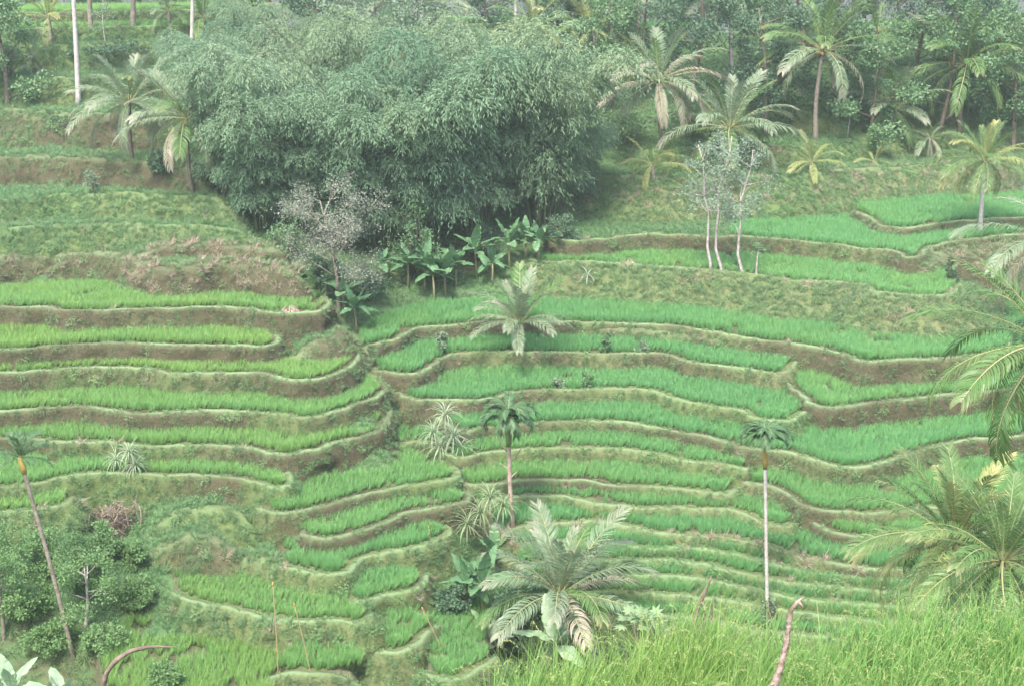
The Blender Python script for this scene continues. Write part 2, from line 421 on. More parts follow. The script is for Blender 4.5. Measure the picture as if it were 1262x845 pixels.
def catmull(P, step):
    P = np.asarray(P, float)
    Q = np.vstack([2 * P[0] - P[1], P, 2 * P[-1] - P[-2]])
    out = []
    for i in range(1, len(Q) - 2):
        p0, p1, p2, p3 = Q[i - 1:i + 3]
        t01 = np.linalg.norm(p1 - p0) ** .5 + 1e-6; t12 = np.linalg.norm(p2 - p1) ** .5 + 1e-6; t23 = np.linalg.norm(p3 - p2) ** .5 + 1e-6
        m1 = (p2 - p1 + t12 * ((p1 - p0) / t01 - (p2 - p0) / (t01 + t12)))
        m2 = (p2 - p1 + t12 * ((p3 - p2) / t23 - (p3 - p1) / (t12 + t23)))
        n = max(2, int(np.linalg.norm(p2 - p1) / step * 2))
        t = np.linspace(0, 1, n, endpoint=False)[:, None]
        out.append((2 * t**3 - 3 * t**2 + 1) * p1 + (t**3 - 2 * t**2 + t) * m1 + (-2 * t**3 + 3 * t**2) * p2 + (t**3 - t**2) * m2)
    out.append(P[-1:])
    C = np.vstack(out)
    s = np.concatenate([[0], np.cumsum(np.linalg.norm(np.diff(C, axis=0), axis=1))])
    n = max(4, int(s[-1] / step))
    ss = np.linspace(0, s[-1], n)
    return np.stack([np.interp(ss, s, C[:, 0]), np.interp(ss, s, C[:, 1])], 1)

def smooth1(a, w):
    k = max(1, int(w))
    if k < 2: return a
    pad = np.pad(a, ((k, k), (0, 0)), mode='edge')
    ker = np.hanning(2 * k + 1); ker /= ker.sum()
    return np.stack([np.convolve(pad[:, i], ker, mode='valid') for i in range(a.shape[1])], 1)

class Lip: pass
lips = []
STEP = 0.12
def make_lip(name, z, rice, g, slope, H, P, dry, back, depth, words):
    L = Lip()
    L.name, L.z, L.rice, L.g, L.slope, L.H, L.dry, L.depth, L.words = name, z, rice, g, slope, H, dry, depth, words
    C = catmull(P, STEP)
    T = np.gradient(smooth1(C, 4), axis=0)
    T /= np.linalg.norm(T, axis=1)[:, None] + 1e-9
    N = np.stack([T[:, 1], -T[:, 0]], 1)
    s = np.arange(len(C)) * STEP
    C = C + N * ((vnoise(s * 0.6, s * 0 + z * 7.1) - 0.5) * 0.36 + (vnoise(s * 2.3, s * 0 + z * 3.7) - 0.5) * 0.16)[:, None]
    T = np.gradient(smooth1(C, 6 if slope > 60 else 12), axis=0)
    T /= np.linalg.norm(T, axis=1)[:, None] + 1e-9
    L.C, L.N = C, np.stack([T[:, 1], -T[:, 0]], 1)
    ins = C - L.N * 0.32
    r0, r1 = nrm(C[0]), nrm(C[-1])
    b0 = r0 * depth if name[0] not in 'L' or back is None else r0 * depth
    b1 = r1 * depth if back is None else np.array(back)
    L.poly = np.vstack([ins, [ins[-1] + b1], [ins[0] + b0]])
    L.open = not rice or name[0] == 'M'
    L.back2 = np.vstack([ins, (C / np.linalg.norm(C, axis=1)[:, None] * depth + C)[::-1]]) if back is None and depth else None
    lips.append(L)
    return L

VEQ = {l[0]: (zL if l[1] == 'L' else zR)(l[2]) for l in LIPS}
FEET = {'R1': (373, 'R2'), 'R212': (266, 'R0'), 'R178': (204, 'R212'), 'R145': (168, 'R178'), 'L262': (298, 'A2'), 'L225': (271, 'L262'), 'L139': (180, 'L192'), 'L95': (130, 'L139'), 'L55': (88, 'L95')}
for (name, side, veq, rice, g, slope, H, px, dry, back, depth, words) in LIPS:
    d, z = VEQ[name]
    if name in FEET:                     # gentle banks run down to a traced foot
        vf, nx_ = FEET[name]
        zf = VEQ[nx_][1]
        H = z - zf + .5
        slope = min(74, math.degrees(math.atan2(z - zf, max(.3, d - (ZC - zf) / kk(vf)))))
    px = list(px)                        # carry the terraces on beyond both edges of the photo
    if px[-1][0] == 1400: px.append((1640, px[-1][1] + (px[-1][1] - px[-2][1]) * .8))
    if px[0][0] == -120: px.insert(0, (-330, px[0][1] + (px[0][1] - px[1][1]) * .8))
    P = [at_z(u, v, z) for u, v in px]
    make_lip(name, z, rice, g, slope, H, P, dry, back, depth, words)

# the near field below the viewer
ZF = ZC - 6.05
P = [at_z(u, v, ZF) for u, v in [(600, 1060), (622, 985), (655, 958), (720, 920), (780, 906), (815, 894), (850, 868), (890, 876), (960, 886), (1040, 878), (1150, 864), (1262, 852), (1420, 838)]]
NEARLIP = make_lip('near', ZF, 2, .8, 55, 2.2, P, .3, None, 0, 'grassy far edge of the ripening field in the foreground')
NEARLIP.poly = np.vstack([NEARLIP.C - NEARLIP.N * .32, [(9.5, 6.5)], [(0.1, 6.5)]])

# ------------------------------------------------------------------ base hill: smooth surface through the feet of the banks
cp = []
for L in lips:
    if L.name == 'near': continue
    run = L.H / math.tan(R(L.slope))
    hh = min(L.H, 1.15) if L.slope > 60 else L.H
    st = max(1, int(3.0 / STEP))
    for i in range(0, len(L.C), st):
        p = L.C[i] + L.N[i] * (run + .25)
        cp.append((p[0], p[1], L.z - hh - 0.45))
def ctrl(u, v, d):
    p = at_y(u, v, d)
    cp.append((p.x, p.y, p.z))
for u in range(-300, 1600, 150):
    d = 106
    p = at_y(u, 30, d); cp.append((p.x, d, ZC - .062 * d))
    for d in (140, 200, 300, 420):
        p = at_y(u, 30, d); cp.append((p.x, d, ZC - .062 * d - 1))
for u, v in ((330,250),(380,270),(430,290),(330,180),(420,200),(500,250),(560,280),(620,290),(680,275),(420,130),(520,150),(620,170),(700,170),(760,120),(420,70),(520,90),(480,330),(560,330),(620,315)):
    ctrl(u, v, zR(v)[0] + (1.0 if u < 460 else 0))
for u, v in ((470,412),(490,402),(520,391),(560,383),(600,380),(650,380),(700,380)):
    ctrl(u, v, (ZC - VEQ['R2'][1] + .35) / kk(v))
for u, v, d in ((395,385,61.5),(415,410,60.5),(432,425,60),(448,455,58.5),(470,500,56),(488,540,54.5),(575,640,50.5),(590,690,49),(590,740,47.6),(600,790,46)):
    ctrl(u, v, d)
for u, v in ((20,660),(60,660),(110,650),(20,700),(70,700),(120,700),(170,700),(20,760),(80,760),(140,760),(190,760),(240,790),(20,830),(90,830),(150,800),(280,780),(250,720),(200,690),(-80,700),(-80,800),(480,840),(400,850)):
    ctrl(u, v, zL(v)[0] + 0.35)
cp = np.array(cp)
def tps_fit(P, lam):
    n = len(P); c = P[:, :2] / 20.0
    d2 = ((c[:, None] - c[None]) ** 2).sum(-1)
    K = 0.5 * d2 * np.log(d2 + 1e-12)
    A = np.zeros((n + 3, n + 3))
    A[:n, :n] = K + lam * np.eye(n)
    A[:n, n] = 1; A[:n, n + 1:] = c
    A[n, :n] = 1; A[n + 1:, :n] = c.T
    b = np.concatenate([P[:, 2], [0, 0, 0]])
    return c, np.linalg.solve(A, b)
tps_c, tps_w = tps_fit(cp, 0.004)
def base_far(X, Y):
    sh = X.shape
    q = np.stack([X.ravel(), Y.ravel()], 1) / 20.0
    out = np.empty(len(q))
    for i in range(0, len(q), 20000):
        d2 = ((q[i:i+20000, None] - tps_c[None]) ** 2).sum(-1)
        out[i:i+20000] = (0.5 * d2 * np.log(d2 + 1e-12)) @ tps_w[:-3] + tps_w[-3] + q[i:i+20000] @ tps_w[-2:]
    return out.reshape(sh)
def base_near(X, Y):
    rt = np.clip((X + 1.0) / 4.0, 0, 1)
    a = np.interp(Y, [-40, -4, 2, 5.5, 11, 13, 20, 28, 35, 42, 50, 60], [6, -1.5, -1.75, -6.4, -6.8, -7.9, -11.5, -16, -20, -25.2, -27.5, -28.5])
    b = np.interp(Y, [-40, -4, 2, 6, 11, 13, 20, 28, 35, 42, 50, 60], [6, -1.5, -1.75, -4.2, -8.0, -9.4, -14, -18.5, -22, -25.6, -27.5, -28.5])
    return ZC + a * rt + b * (1 - rt)

def axis(segs):
    out = []
    for a, b, st in segs:
        out.extend(np.arange(a, b - 1e-6, st))
    out.append(segs[-1][1])
    return np.array(out)
GX = axis([(-260, -60, 8), (-60, -34, 1.0), (-34, 34, 0.16), (34, 60, 1.0), (60, 260, 8)])
GY = axis([(-40, 2, 2.0), (2, 16, .25), (16, 40, .5), (40, 74, 0.14), (74, 108, 0.3), (108, 140, 2), (140, 420, 12)])
XX, YY = np.meshgrid(GX, GY)
def smoothstep(a, b, x):
    t = np.clip((x - a) / (b - a), 0, 1)
    return t * t * (3 - 2 * t)
lat = np.clip(XX, -42 - .2 * np.clip(YY - 60, 0, 60), 42 + .2 * np.clip(YY - 60, 0, 60))
bl = smoothstep(41.0, 45.5, YY)
BF = base_far(lat, np.clip(YY, 40, 419))
BASE = base_near(XX, YY) * (1 - bl) + BF * bl
BASE += (fbm(XX * .5, YY * .5) - .62) * 0.5 * smoothstep(6, 14, YY) + (fbm(XX * 2, YY * 2, 5) - .5) * .16

def inside(poly, X, Y):
    x0, y0 = poly.min(0); x1, y1 = poly.max(0)
    m = (X >= x0) & (X <= x1) & (Y >= y0) & (Y <= y1)
    res = np.zeros(X.shape, bool)
    xs, ys = X[m], Y[m]
    r = np.zeros(len(xs), bool)
    P = np.vstack([poly[:-2:2], poly[-2:]]) if len(poly) > 60 else poly
    px, py = P[:, 0], P[:, 1]
    qx, qy = np.roll(px, -1), np.roll(py, -1)
    for a, b, c, d in zip(px, py, qx, qy):
        if b == d: continue
        cond = (b > ys) != (d > ys)
        if cond.any():
            r[cond] ^= xs[cond] < (c - a) * (ys[cond] - b) / (d - b) + a
    res[m] = r
    return res

HF = BASE.copy()
OWN = np.full(HF.shape, -1)
for i, L in enumerate(lips):
    m = inside(L.poly, XX, YY)
    if L.back2 is not None: m |= inside(L.back2, XX, YY)
    zz = L.z - 0.05 + (0 if L.rice else (fbm(XX * .7, YY * .7, 9) - .4) * .35)
    if L.open and L.name != 'near' and m.any():
        kd = kdtree.KDTree(len(L.C))
        for q, c in enumerate(L.C): kd.insert((c[0], c[1], 0), q)
        kd.balance()
        js, is_ = np.nonzero(m)
        sv = np.array([kd.find((GX[a], GY[b], 0))[1] * STEP for a, b in zip(is_, js)])
        e = np.minimum(sv, len(L.C) * STEP - sv)
        zz = zz * np.ones(HF.shape)
        zz[js, is_] -= 2.2 * np.clip(1 - e / 2.5, 0, 1) ** 2
    m &= zz > HF
    HF = np.where(m, zz, HF)
    OWN[m] = i

ny, nx = HF.shape
def grid_lookup(x, y):
    x = np.asarray(x, float); y = np.asarray(y, float)
    i = np.clip(np.searchsorted(GX, x) - 1, 0, nx - 2); j = np.clip(np.searchsorted(GY, y) - 1, 0, ny - 2)
    fx = np.clip((x - GX[i]) / (GX[i + 1] - GX[i]), 0, 1); fy = np.clip((y - GY[j]) / (GY[j + 1] - GY[j]), 0, 1)
    return i, j, fx, fy
def height(x, y):
    i, j, fx, fy = grid_lookup(x, y)
    return HF[j, i] * (1 - fx) * (1 - fy) + HF[j, i + 1] * fx * (1 - fy) + HF[j + 1, i] * (1 - fx) * fy + HF[j + 1, i + 1] * fx * fy
def owner(x, y):
    i, j, fx, fy = grid_lookup(x, y)
    return OWN[j + (fy > .5), i + (fx > .5)]
def corner_owner_same(x, y, k):
    i, j, fx, fy = grid_lookup(x, y)
    return (OWN[j, i] == k) & (OWN[j, i + 1] == k) & (OWN[j + 1, i] == k) & (OWN[j + 1, i + 1] == k)
def ground_at(u, v, ymin=38.0, ymax=118.0):
    r = ray(u, v)
    ys = np.arange(ymin, ymax, 0.08)
    t = ys / r[1]
    zs = ZC + r[2] * t
    h = height(r[0] * t, ys)
    hit = np.nonzero(zs <= h)[0]
    k = hit[0] if len(hit) else int(np.argmin(zs - h))
    x, y = r[0] * t[k], ys[k]
    return Vector((x, y, float(height(x, y))))

wet = np.zeros(HF.shape)
for i, L in enumerate(lips):
    if L.rice: wet[(OWN == i) & ((XX > 272 / F * YY) | (L.name != 'R0'))] = 1
idx = np.arange(nx * ny).reshape(ny, nx)
FQ = np.stack([idx[:-1, :-1], idx[:-1, 1:], idx[1:, 1:], idx[1:, :-1]], -1).reshape(-1, 4)
me = mesh_from('hillside terrain', np.stack([XX, YY, HF], -1).reshape(-1, 3), FQ, M_GROUND, True, {'wet': wet})
o = bpy.data.objects.new('terrain', me); COL.objects.link(o)
tag(o, 'green terraced hillside falling into a narrow valley', 'terrain', None, 'structure')

# ------------------------------------------------------------------ lips and banks
GRASS_PTS = []     # (pos, normal, kind, tint, scale)
def bank_strip(L):
    C, N, z = L.C, L.N, L.z
    n = len(C)
    s = np.arange(n) * STEP
    run = L.H / math.tan(R(L.slope))
    bund = L.rice > 0
    nb = 11 if L.H < 1.8 else 16
    if bund:
        prof_ = [(-.62, -.045, .0), (-.36, -.035, .0), (-.2, .0, .15), (-.13, .04, .7), (-.06, .055, 1.), (.02, .04, .95), (.065, -.03, .3)]
    else:
        prof_ = [(-1.3, -.55, .1), (-.7, -.05, .3), (-.3, .03, .45), (-.1, .02, .5), (.05, -.05, .4)]
    for k in range(1, nb + 1):
        t = k / nb
        prof_.append((.09 + run * (t ** (1.0 if L.slope > 60 else .85)), -L.H * t - .03, max(0, .12 - t * 1.4) if bund else max(0, .25 - t)))
    prof_.append((prof_[-1][0] + .08, prof_[-1][1] - 1.6, 0))
    off = np.array([p[0] for p in prof_]); dz = np.array([p[1] for p in prof_]); tp = np.array([p[2] for p in prof_])
    V = np.empty((n, len(prof_), 3))
    V[..., 0] = C[:, None, 0] + N[:, None, 0] * off
    V[..., 1] = C[:, None, 1] + N[:, None, 1] * off
    V[..., 2] = z + dz[None, :]
    fx = np.clip(off / .3, 0, 1)[None, :]
    amp = (0.42 if L.slope > 60 else 0.6) * min(1, L.H)
    d = (fbm(V[..., 0] * 1.1, V[..., 1] * 1.1, V[..., 2] * 1.4 + 3) - .5) * amp * 1.5 + (fbm(V[..., 0] * 4, V[..., 1] * 4, V[..., 2] * 4) - .5) * .16
    sag = (vnoise(s * .5, s * 0 + 11.3 * z)[:, None] > .55) * .0
    d = np.maximum(d, -.14)
    V[..., 0] += N[:, None, 0] * d * fx
    V[..., 1] += N[:, None, 1] * d * fx
    ft = ((off > -.45) & (off < .06))[None, :] * 1.0
    V[..., 2] += ((vnoise(s * 1.7, s * 0 + z * 5.3) - .5) * .07)[:, None] * ft + (fbm(V[..., 0] * 6, V[..., 1] * 6, 2) - .5) * .05 * ft
    ends = np.minimum(s, s[-1] - s)
    V[..., 2] -= ((2.4 if L.open else .9) * np.clip(1 - ends / (2.5 if L.open else .7), 0, 1) ** 2)[:, None]
    if not bund:
        V[..., 2] += (fbm(V[..., 0] * .7, V[..., 1] * .7, 9) - .4) * .35 * np.clip(-off * 2 + .4, 0, 1)[None, :]
    m = len(prof_)
    ii = np.arange(n * m).reshape(n, m)
    FQ = np.stack([ii[:-1, :-1], ii[:-1, 1:], ii[1:, 1:], ii[1:, :-1]], -1).reshape(-1, 4)
    gg = np.clip(L.g - .06 + (fbm(s * .22, s * 0 + z * 2.2, 0, 3) - .5) * 1.5, 0, 1)[:, None] * np.ones((1, m))
    tv = tp[None, :] * np.ones((n, 1)) * (0.15 + 1.25 * vnoise(s * .8, s * 0 + z)[:, None])
    dr = np.clip(L.dry + (fbm(s * .3, s * 0 + z * 4.4, 0, 3) - .5) * .8, 0, 1)[:, None] * np.ones((1, m))
    me = mesh_from('terrace bank', V.reshape(-1, 3), FQ, M_BANK, True, {'g': gg, 'top': np.clip(tv, 0, 1), 'dry': dr})
    o = bpy.data.objects.new('terrace_bank', me); COL.objects.link(o)
    tag(o, L.words, 'bank', 'earth banks between the rice terraces', 'structure')
    # scatter of grass on it
    A = V[:-1, :-1]; B = V[1:, :-1]; D = V[:-1, 1:]
    cr = np.cross(D - A, B - A)
    ar = np.linalg.norm(cr, axis=-1)
    nn = cr / (ar[..., None] + 1e-9)
    nn = np.where(nn[..., 2:3] < 0, -nn, nn)
    isTop = (np.arange(m - 1) < (6 if bund else 4))
    dens = np.where(isTop[None, :], (18 if bund else 14), (9 + 27 * gg[:-1, :-1] ** 1.3) if L.slope > 60 else (9 + 32 * gg[:-1, :-1]))
    if L.name == 'near': dens = dens * 1.5
    dens[:, :2] *= (0 if bund else 1); dens[:, -1] = 0
    dens = dens * np.where(isTop[None, :], .25 + 1.6 * vnoise(s[:-1] * .9, s[:-1] * 0 + z * 1.9)[:, None], 1)
    cnt = rng.poisson(ar * dens)
    js, ks = np.nonzero(cnt)
    for j, k in zip(js, ks):
        for _ in range(cnt[j, k]):
            a, b = rng.random(2)
            p = A[j, k] + (B[j, k] - A[j, k]) * a + (D[j, k] - A[j, k]) * b
            GRASS_PTS.append((p, nn[j, k], 0 if (isTop[k] and bund) else 1, dr[j, k], isTop[k], L))
for L in lips: bank_strip(L)

# ------------------------------------------------------------------ scattered growth: geometry-node instances from point meshes
def proto_collection(name, meshes):
    c = bpy.data.collections.new(name)
    for i, me in enumerate(meshes):
        o = bpy.data.objects.new(me.name, me)
        c.objects.link(o)
    return c

def scatter(name, coll, pos, rot, scl, idx, tint):
    me = bpy.data.meshes.new(name)
    n = len(pos)
    me.vertices.add(n)
    me.vertices.foreach_set('co', np.asarray(pos, np.float32).ravel())
    for nm, typ, key, arr in (('rot', 'FLOAT_VECTOR', 'vector', rot), ('scl', 'FLOAT_VECTOR', 'vector', scl), ('idx', 'INT', 'value', idx), ('tint', 'FLOAT', 'value', tint)):
        a = me.attributes.new(nm, typ, 'POINT')
        a.data.foreach_set(key, np.asarray(arr, np.int32 if typ == 'INT' else np.float32).ravel())
    o = bpy.data.objects.new(name, me); COL.objects.link(o)
    ng = bpy.data.node_groups.new(name + ' growth', 'GeometryNodeTree')
    ng.interface.new_socket('Geometry', in_out='INPUT', socket_type='NodeSocketGeometry')
    ng.interface.new_socket('Geometry', in_out='OUTPUT', socket_type='NodeSocketGeometry')
    N = ng.nodes
    gi, go = N.new('NodeGroupInput'), N.new('NodeGroupOutput')
    ip = N.new('GeometryNodeInstanceOnPoints')
    ci = N.new('GeometryNodeCollectionInfo')
    ci.inputs['Collection'].default_value = coll
    ci.inputs['Separate Children'].default_value = True
    ci.inputs['Reset Children'].default_value = True
    ng.links.new(gi.outputs[0], ip.inputs['Points'])
    ng.links.new(ci.outputs[0], ip.inputs['Instance'])
    ip.inputs['Pick Instance'].default_value = True
    for nm, typ, sock in (('idx', 'INT', 'Instance Index'), ('rot', 'FLOAT_VECTOR', 'Rotation'), ('scl', 'FLOAT_VECTOR', 'Scale')):
        a = N.new('GeometryNodeInputNamedAttribute'); a.data_type = typ; a.inputs[0].default_value = nm
        outs = [s for s in a.outputs if s.enabled and s.name == 'Attribute']
        ng.links.new(outs[0], ip.inputs[sock])
    ng.links.new(ip.outputs[0], go.inputs[0])
    md = o.modifiers.new('growth', 'NODES'); md.node_group = ng
    return o

def blades(mb, n, h, spread, w, lean, seg=3, hvar=.25, curl=.5, rad=0.03):
    for i in range(n):
        a = random.uniform(0, 2 * math.pi); rr = rad * math.sqrt(random.random())
        hh = h * random.uniform(1 - hvar, 1 + hvar * .4)
        d = np.array([math.cos(a), math.sin(a), 0])
        b = a + random.uniform(-.6, .6)
        d2 = np.array([math.cos(b), math.sin(b), 0])
        ln = lean * random.uniform(.2, 1)
        P, W, T = [], [], []
        p = d * rr; ang = ln * .4
        for k in range(seg + 1):
            t = k / seg
            P.append(p.copy()); W.append(w * (1 - t ** 2 * .93) * random.uniform(.85, 1.1)); T.append(t)
            p = p + (d2 * math.sin(ang) + np.array([0, 0, math.cos(ang)])) * hh / seg
            ang += ln * curl * (1 + t)
        c = random.uniform(0, math.pi)
        sd = np.array([-math.sin(b + c * .4), math.cos(b + c * .4), 0])
        mb.blade(P, W, sd, T)

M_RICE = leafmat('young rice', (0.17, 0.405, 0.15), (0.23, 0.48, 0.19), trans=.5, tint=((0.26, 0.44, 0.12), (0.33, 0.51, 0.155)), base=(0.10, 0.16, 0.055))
rice_meshes = []
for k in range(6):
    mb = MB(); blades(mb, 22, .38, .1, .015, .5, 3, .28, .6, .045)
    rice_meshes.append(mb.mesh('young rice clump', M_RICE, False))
c_rice = proto_collection('rice clumps', rice_meshes)

def frustum_ok(p, mu=230, mv=60):
    x, y, z = p[..., 0], p[..., 1], p[..., 2] - ZC
    fwd = y * CT - z * ST; up = y * ST + z * CT
    u = 631 + F * x / fwd; v = 422.5 - F * up / fwd
    return (fwd > 1) & (u > -mu) & (u < 1262 + mu) & (v > -mv) & (v < 845 + mv)

pos, tint, hfac = [], [], []
for i, L in enumerate(lips):
    if L.rice != 1: continue
    # rows that follow the lip
    kd = kdtree.KDTree(len(L.C))
    for q, c in enumerate(L.C): kd.insert((c[0], c[1], 0), q)
    kd.balance()
    near = []
    tn = np.clip(.75 - (np.mean(L.C[:, 0]) + 9) / 12, 0, 1)
    for t in (.27, .45, .63, .80):
        st = max(1, int(round(.18 / STEP)))
        Q = L.C - L.N * t + rng.normal(0, .02, L.C.shape)
        near.append(Q)
    Q = np.vstack(near)
    PP = L.poly if L.back2 is None else np.vstack([L.poly, L.back2])
    x0, y0 = PP.min(0); x1, y1 = PP.max(0)
    x0 = max(x0, -34); x1 = min(x1, 34)
    gx, gy = np.meshgrid(np.arange(x0, x1, .17), np.arange(y0, y1, .17))
    G = np.stack([gx.ravel(), gy.ravel()], 1) + rng.normal(0, .03, (gx.size, 2))
    G = G[corner_owner_same(G[:, 0], G[:, 1], i)]
    if len(G):
        dd = np.array([kd.find((g[0], g[1], 0))[2] for g in G])
        G = G[dd > .86]
    Q = Q[corner_owner_same(Q[:, 0], Q[:, 1], i)]
    Q = np.vstack([Q, G])
    # leave thin and missing patches
    keep = fbm(Q[:, 0] * 1.3, Q[:, 1] * 1.3, i * 3.1, 3) > .31
    Q = Q[keep]
    if L.name == 'R0': Q = Q[Q[:, 0] > 272 / F * Q[:, 1]]
    p = np.column_stack([Q, np.full(len(Q), L.z - .06)])
    p = p[frustum_ok(p)]
    pos.append(p)
    dt_ = rng.uniform(-.22, .22); hh_ = rng.uniform(.86, 1.14)
    hfac.append(np.full(len(p), hh_))
    tint.append(np.clip(dt_ + tn * .6 + .15 + (fbm(p[:, 0] * .35, p[:, 1] * .35, i * 1.7, 3) - .5) * .7, 0, 1))
pos = np.vstack(pos); tint = np.concatenate(tint)
n = len(pos)
print('rice clumps', n)
rot = np.column_stack([rng.normal(0, .07, n), rng.normal(0, .07, n), rng.uniform(0, 6.28, n)])
hs = (.78 + .45 * fbm(pos[:, 0] * .5, pos[:, 1] * .5, pos[:, 2] * 2, 3) + rng.normal(0, .09, n)) * np.concatenate(hfac)
scl = np.column_stack([np.full(n, 1.1), np.full(n, 1.1), hs])
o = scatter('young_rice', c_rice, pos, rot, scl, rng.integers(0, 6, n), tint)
tag(o, 'short bright green young rice standing in rows on every terrace', 'rice', None, 'stuff')

# grass on the banks and the open slopes
M_GRASS = leafmat('bank grass', (0.125, 0.25, 0.105), (0.185, 0.32, 0.14), trans=.4, tint=((0.23, 0.29, 0.14), (0.34, 0.34, 0.2)))
M_LIPGRASS = leafmat('lip grass', (0.17, 0.30, 0.13), (0.25, 0.37, 0.17), trans=.35, tint=((0.24, 0.31, 0.15), (0.31, 0.34, 0.19)))
M_WEED = leafmat('weed', (0.11, 0.22, 0.075), (0.16, 0.28, 0.1), trans=.35)
M_STRAW = leafmat('dead straw', (0.30, 0.235, 0.165), (0.43, 0.34, 0.26), trans=.2)
gm = []
for k in range(3):
    mb = MB(); blades(mb, 28, .085, .1, .012, .9, 2, .4, .6, .09); gm.append(mb.mesh('a lip grass tuft', M_LIPGRASS, False))
for k in range(4):
    mb = MB(); blades(mb, 34, .21, .1, .012, 1.0, 3, .45, .7, .12); gm.append(mb.mesh('b bank grass tuft', M_GRASS, False))
for k in range(2):
    mb = MB()
    for _ in range(30):
        a = random.uniform(0, 6.28); rr = random.uniform(.02, .2); hh = random.uniform(.05, .28)
        c = np.array([math.cos(a) * rr, math.sin(a) * rr, hh]); d = nrm(np.array([math.cos(a), math.sin(a), random.uniform(-.5, .6)]))
        sd = nrm(np.cross(d, [0, 0, 1])); l = random.uniform(.05, .09)
        mb.blade([c, c + d * l * .5, c + d * l], [.01, l * .55, .005], sd, [0, .5, 1])
    gm.append(mb.mesh('c weed tuft', M_WEED, False))
for k in range(3):
    mb = MB(); blades(mb, 34, .34, .1, .013, 1.6, 4, .5, .75, .10); gm.append(mb.mesh('d dead straw tuft', M_STRAW, False))
for k in range(2):
    mb = MB(); blades(mb, 30, .5, .1, .014, 1.1, 5, .4, .6, .10); gm.append(mb.mesh('e tall grass tuft', M_GRASS, False))
c_grass = proto_collection('grass tufts', gm)

def add_pts(P, Nn, kind, tint, scale, tilt):
    e = []
    for p, nv, k, tl in zip(P, Nn, kind, tilt):
        up = Vector((nv[0] * tl, nv[1] * tl, nv[2] * tl + (1 - tl))).normalized()
        q = Vector((0, 0, 1)).rotation_difference(up) @ Quaternion((0, 0, 1), random.uniform(0, 6.28))
        e.append(q.to_euler()[:])
    return np.array(e)

GP = [g for g in GRASS_PTS]
P = np.array([g[0] for g in GP]); NN = np.array([g[1] for g in GP]); top = np.array([g[4] for g in GP]); kd_ = np.array([g[2] for g in GP]); dry = np.array([g[3] for g in GP])
strawy = np.array([(g[5].z - g[0][2] < .5 * g[5].H) * (1.0 if g[5].name[0] == 'R' or abs(g[0][0] + 14.5) < 4.6 else .25) * {'A1': .38, 'A2': .42, 'R9': .1, 'R212': .06, 'R0b': .12}.get(g[5].name, 0.012) for g in GP])
ok = frustum_ok(P)
P, NN, top, kd_, dry, strawy = P[ok], NN[ok], top[ok], kd_[ok], dry[ok], strawy[ok]
# open slopes
M1 = (OWN == -1)
for i, L in enumerate(lips):
    if not L.rice: M1 |= OWN == i
R0I = [q for q, l_ in enumerate(lips) if l_.name == 'R0'][0]
M1 |= (OWN == R0I) & (XX < 272 / F * YY)
cand = []
gx, gy = np.meshgrid(np.arange(-36, 36, .24), np.arange(40, 104, .24))
Q = np.stack([gx.ravel(), gy.ravel()], 1) + rng.uniform(-.12, .12, (gx.size, 2))
i_, j_, fx, fy = grid_lookup(Q[:, 0], Q[:, 1])
Q = Q[M1[j_, i_] & M1[j_ + 1, i_ + 1] & M1[j_, i_ + 1] & M1[j_ + 1, i_]]
hz = height(Q[:, 0], Q[:, 1])
Q3 = np.column_stack([Q, hz])
e = .3
gxn = (height(Q[:, 0] + e, Q[:, 1]) - height(Q[:, 0] - e, Q[:, 1])) / (2 * e); gyn = (height(Q[:, 0], Q[:, 1] + e) - height(Q[:, 0], Q[:, 1] - e)) / (2 * e)
Nq = np.column_stack([-gxn, -gyn, np.ones(len(Q))]); Nq /= np.linalg.norm(Nq, axis=1)[:, None]
keep = frustum_ok(Q3) & (Nq[:, 2] > .45) & (fbm(Q[:, 0] * .5, Q[:, 1] * .5, 4) > .2)
Q3, Nq = Q3[keep], Nq[keep]
print('bank tufts', len(P), 'slope tufts', len(Q3))
nP, nQ = len(P), len(Q3)
pos = np.vstack([P, Q3]); nn = np.vstack([NN, Nq])
kindn = np.concatenate([np.where(kd_ == 0, rng.integers(0, 3, nP), np.where(rng.random(nP) < .08, rng.integers(7, 9, nP), rng.integers(3, 7, nP))),
                        np.where(rng.random(nQ) < .07, rng.integers(7, 9, nQ), rng.integers(3, 7, nQ))])
st = np.concatenate([rng.random(nP) < strawy, np.zeros(nQ, bool)])
kindn = np.where(st, rng.integers(9, 12, nP + nQ), kindn)
kindn = np.where((rng.random(nP + nQ) < .035) & (kindn > 2), rng.integers(12, 14, nP + nQ), kindn)
tint = np.concatenate([dry, np.clip((fbm(Q3[:, 0] * .25, Q3[:, 1] * .25, 8) - .42) * 2.2, 0, 1)])
tint = np.clip(tint * .62 + rng.normal(0, .15, nP + nQ), 0, 1)
tl = np.concatenate([np.where(top, .3, .75), np.full(nQ, .3)])
rot = add_pts(pos, nn, kindn, tint, None, tl)
sc = rng.uniform(.65, 1.25, nP + nQ) * np.where(st, 1.2, 1)
sc *= np.concatenate([np.where(top & (kd_ == 1), 1.15, np.where(NN[:, 2] < .5, .72, 1.0)), 1.05 + .5 * (fbm(Q3[:, 0] * .4, Q3[:, 1] * .4, 1) - .3)])
o = scatter('bank_grass', c_grass, pos, rot, np.column_stack([sc, sc, sc]), kindn, tint)
tag(o, 'rough grass and weeds covering the earth banks and slopes', 'grass', None, 'stuff')

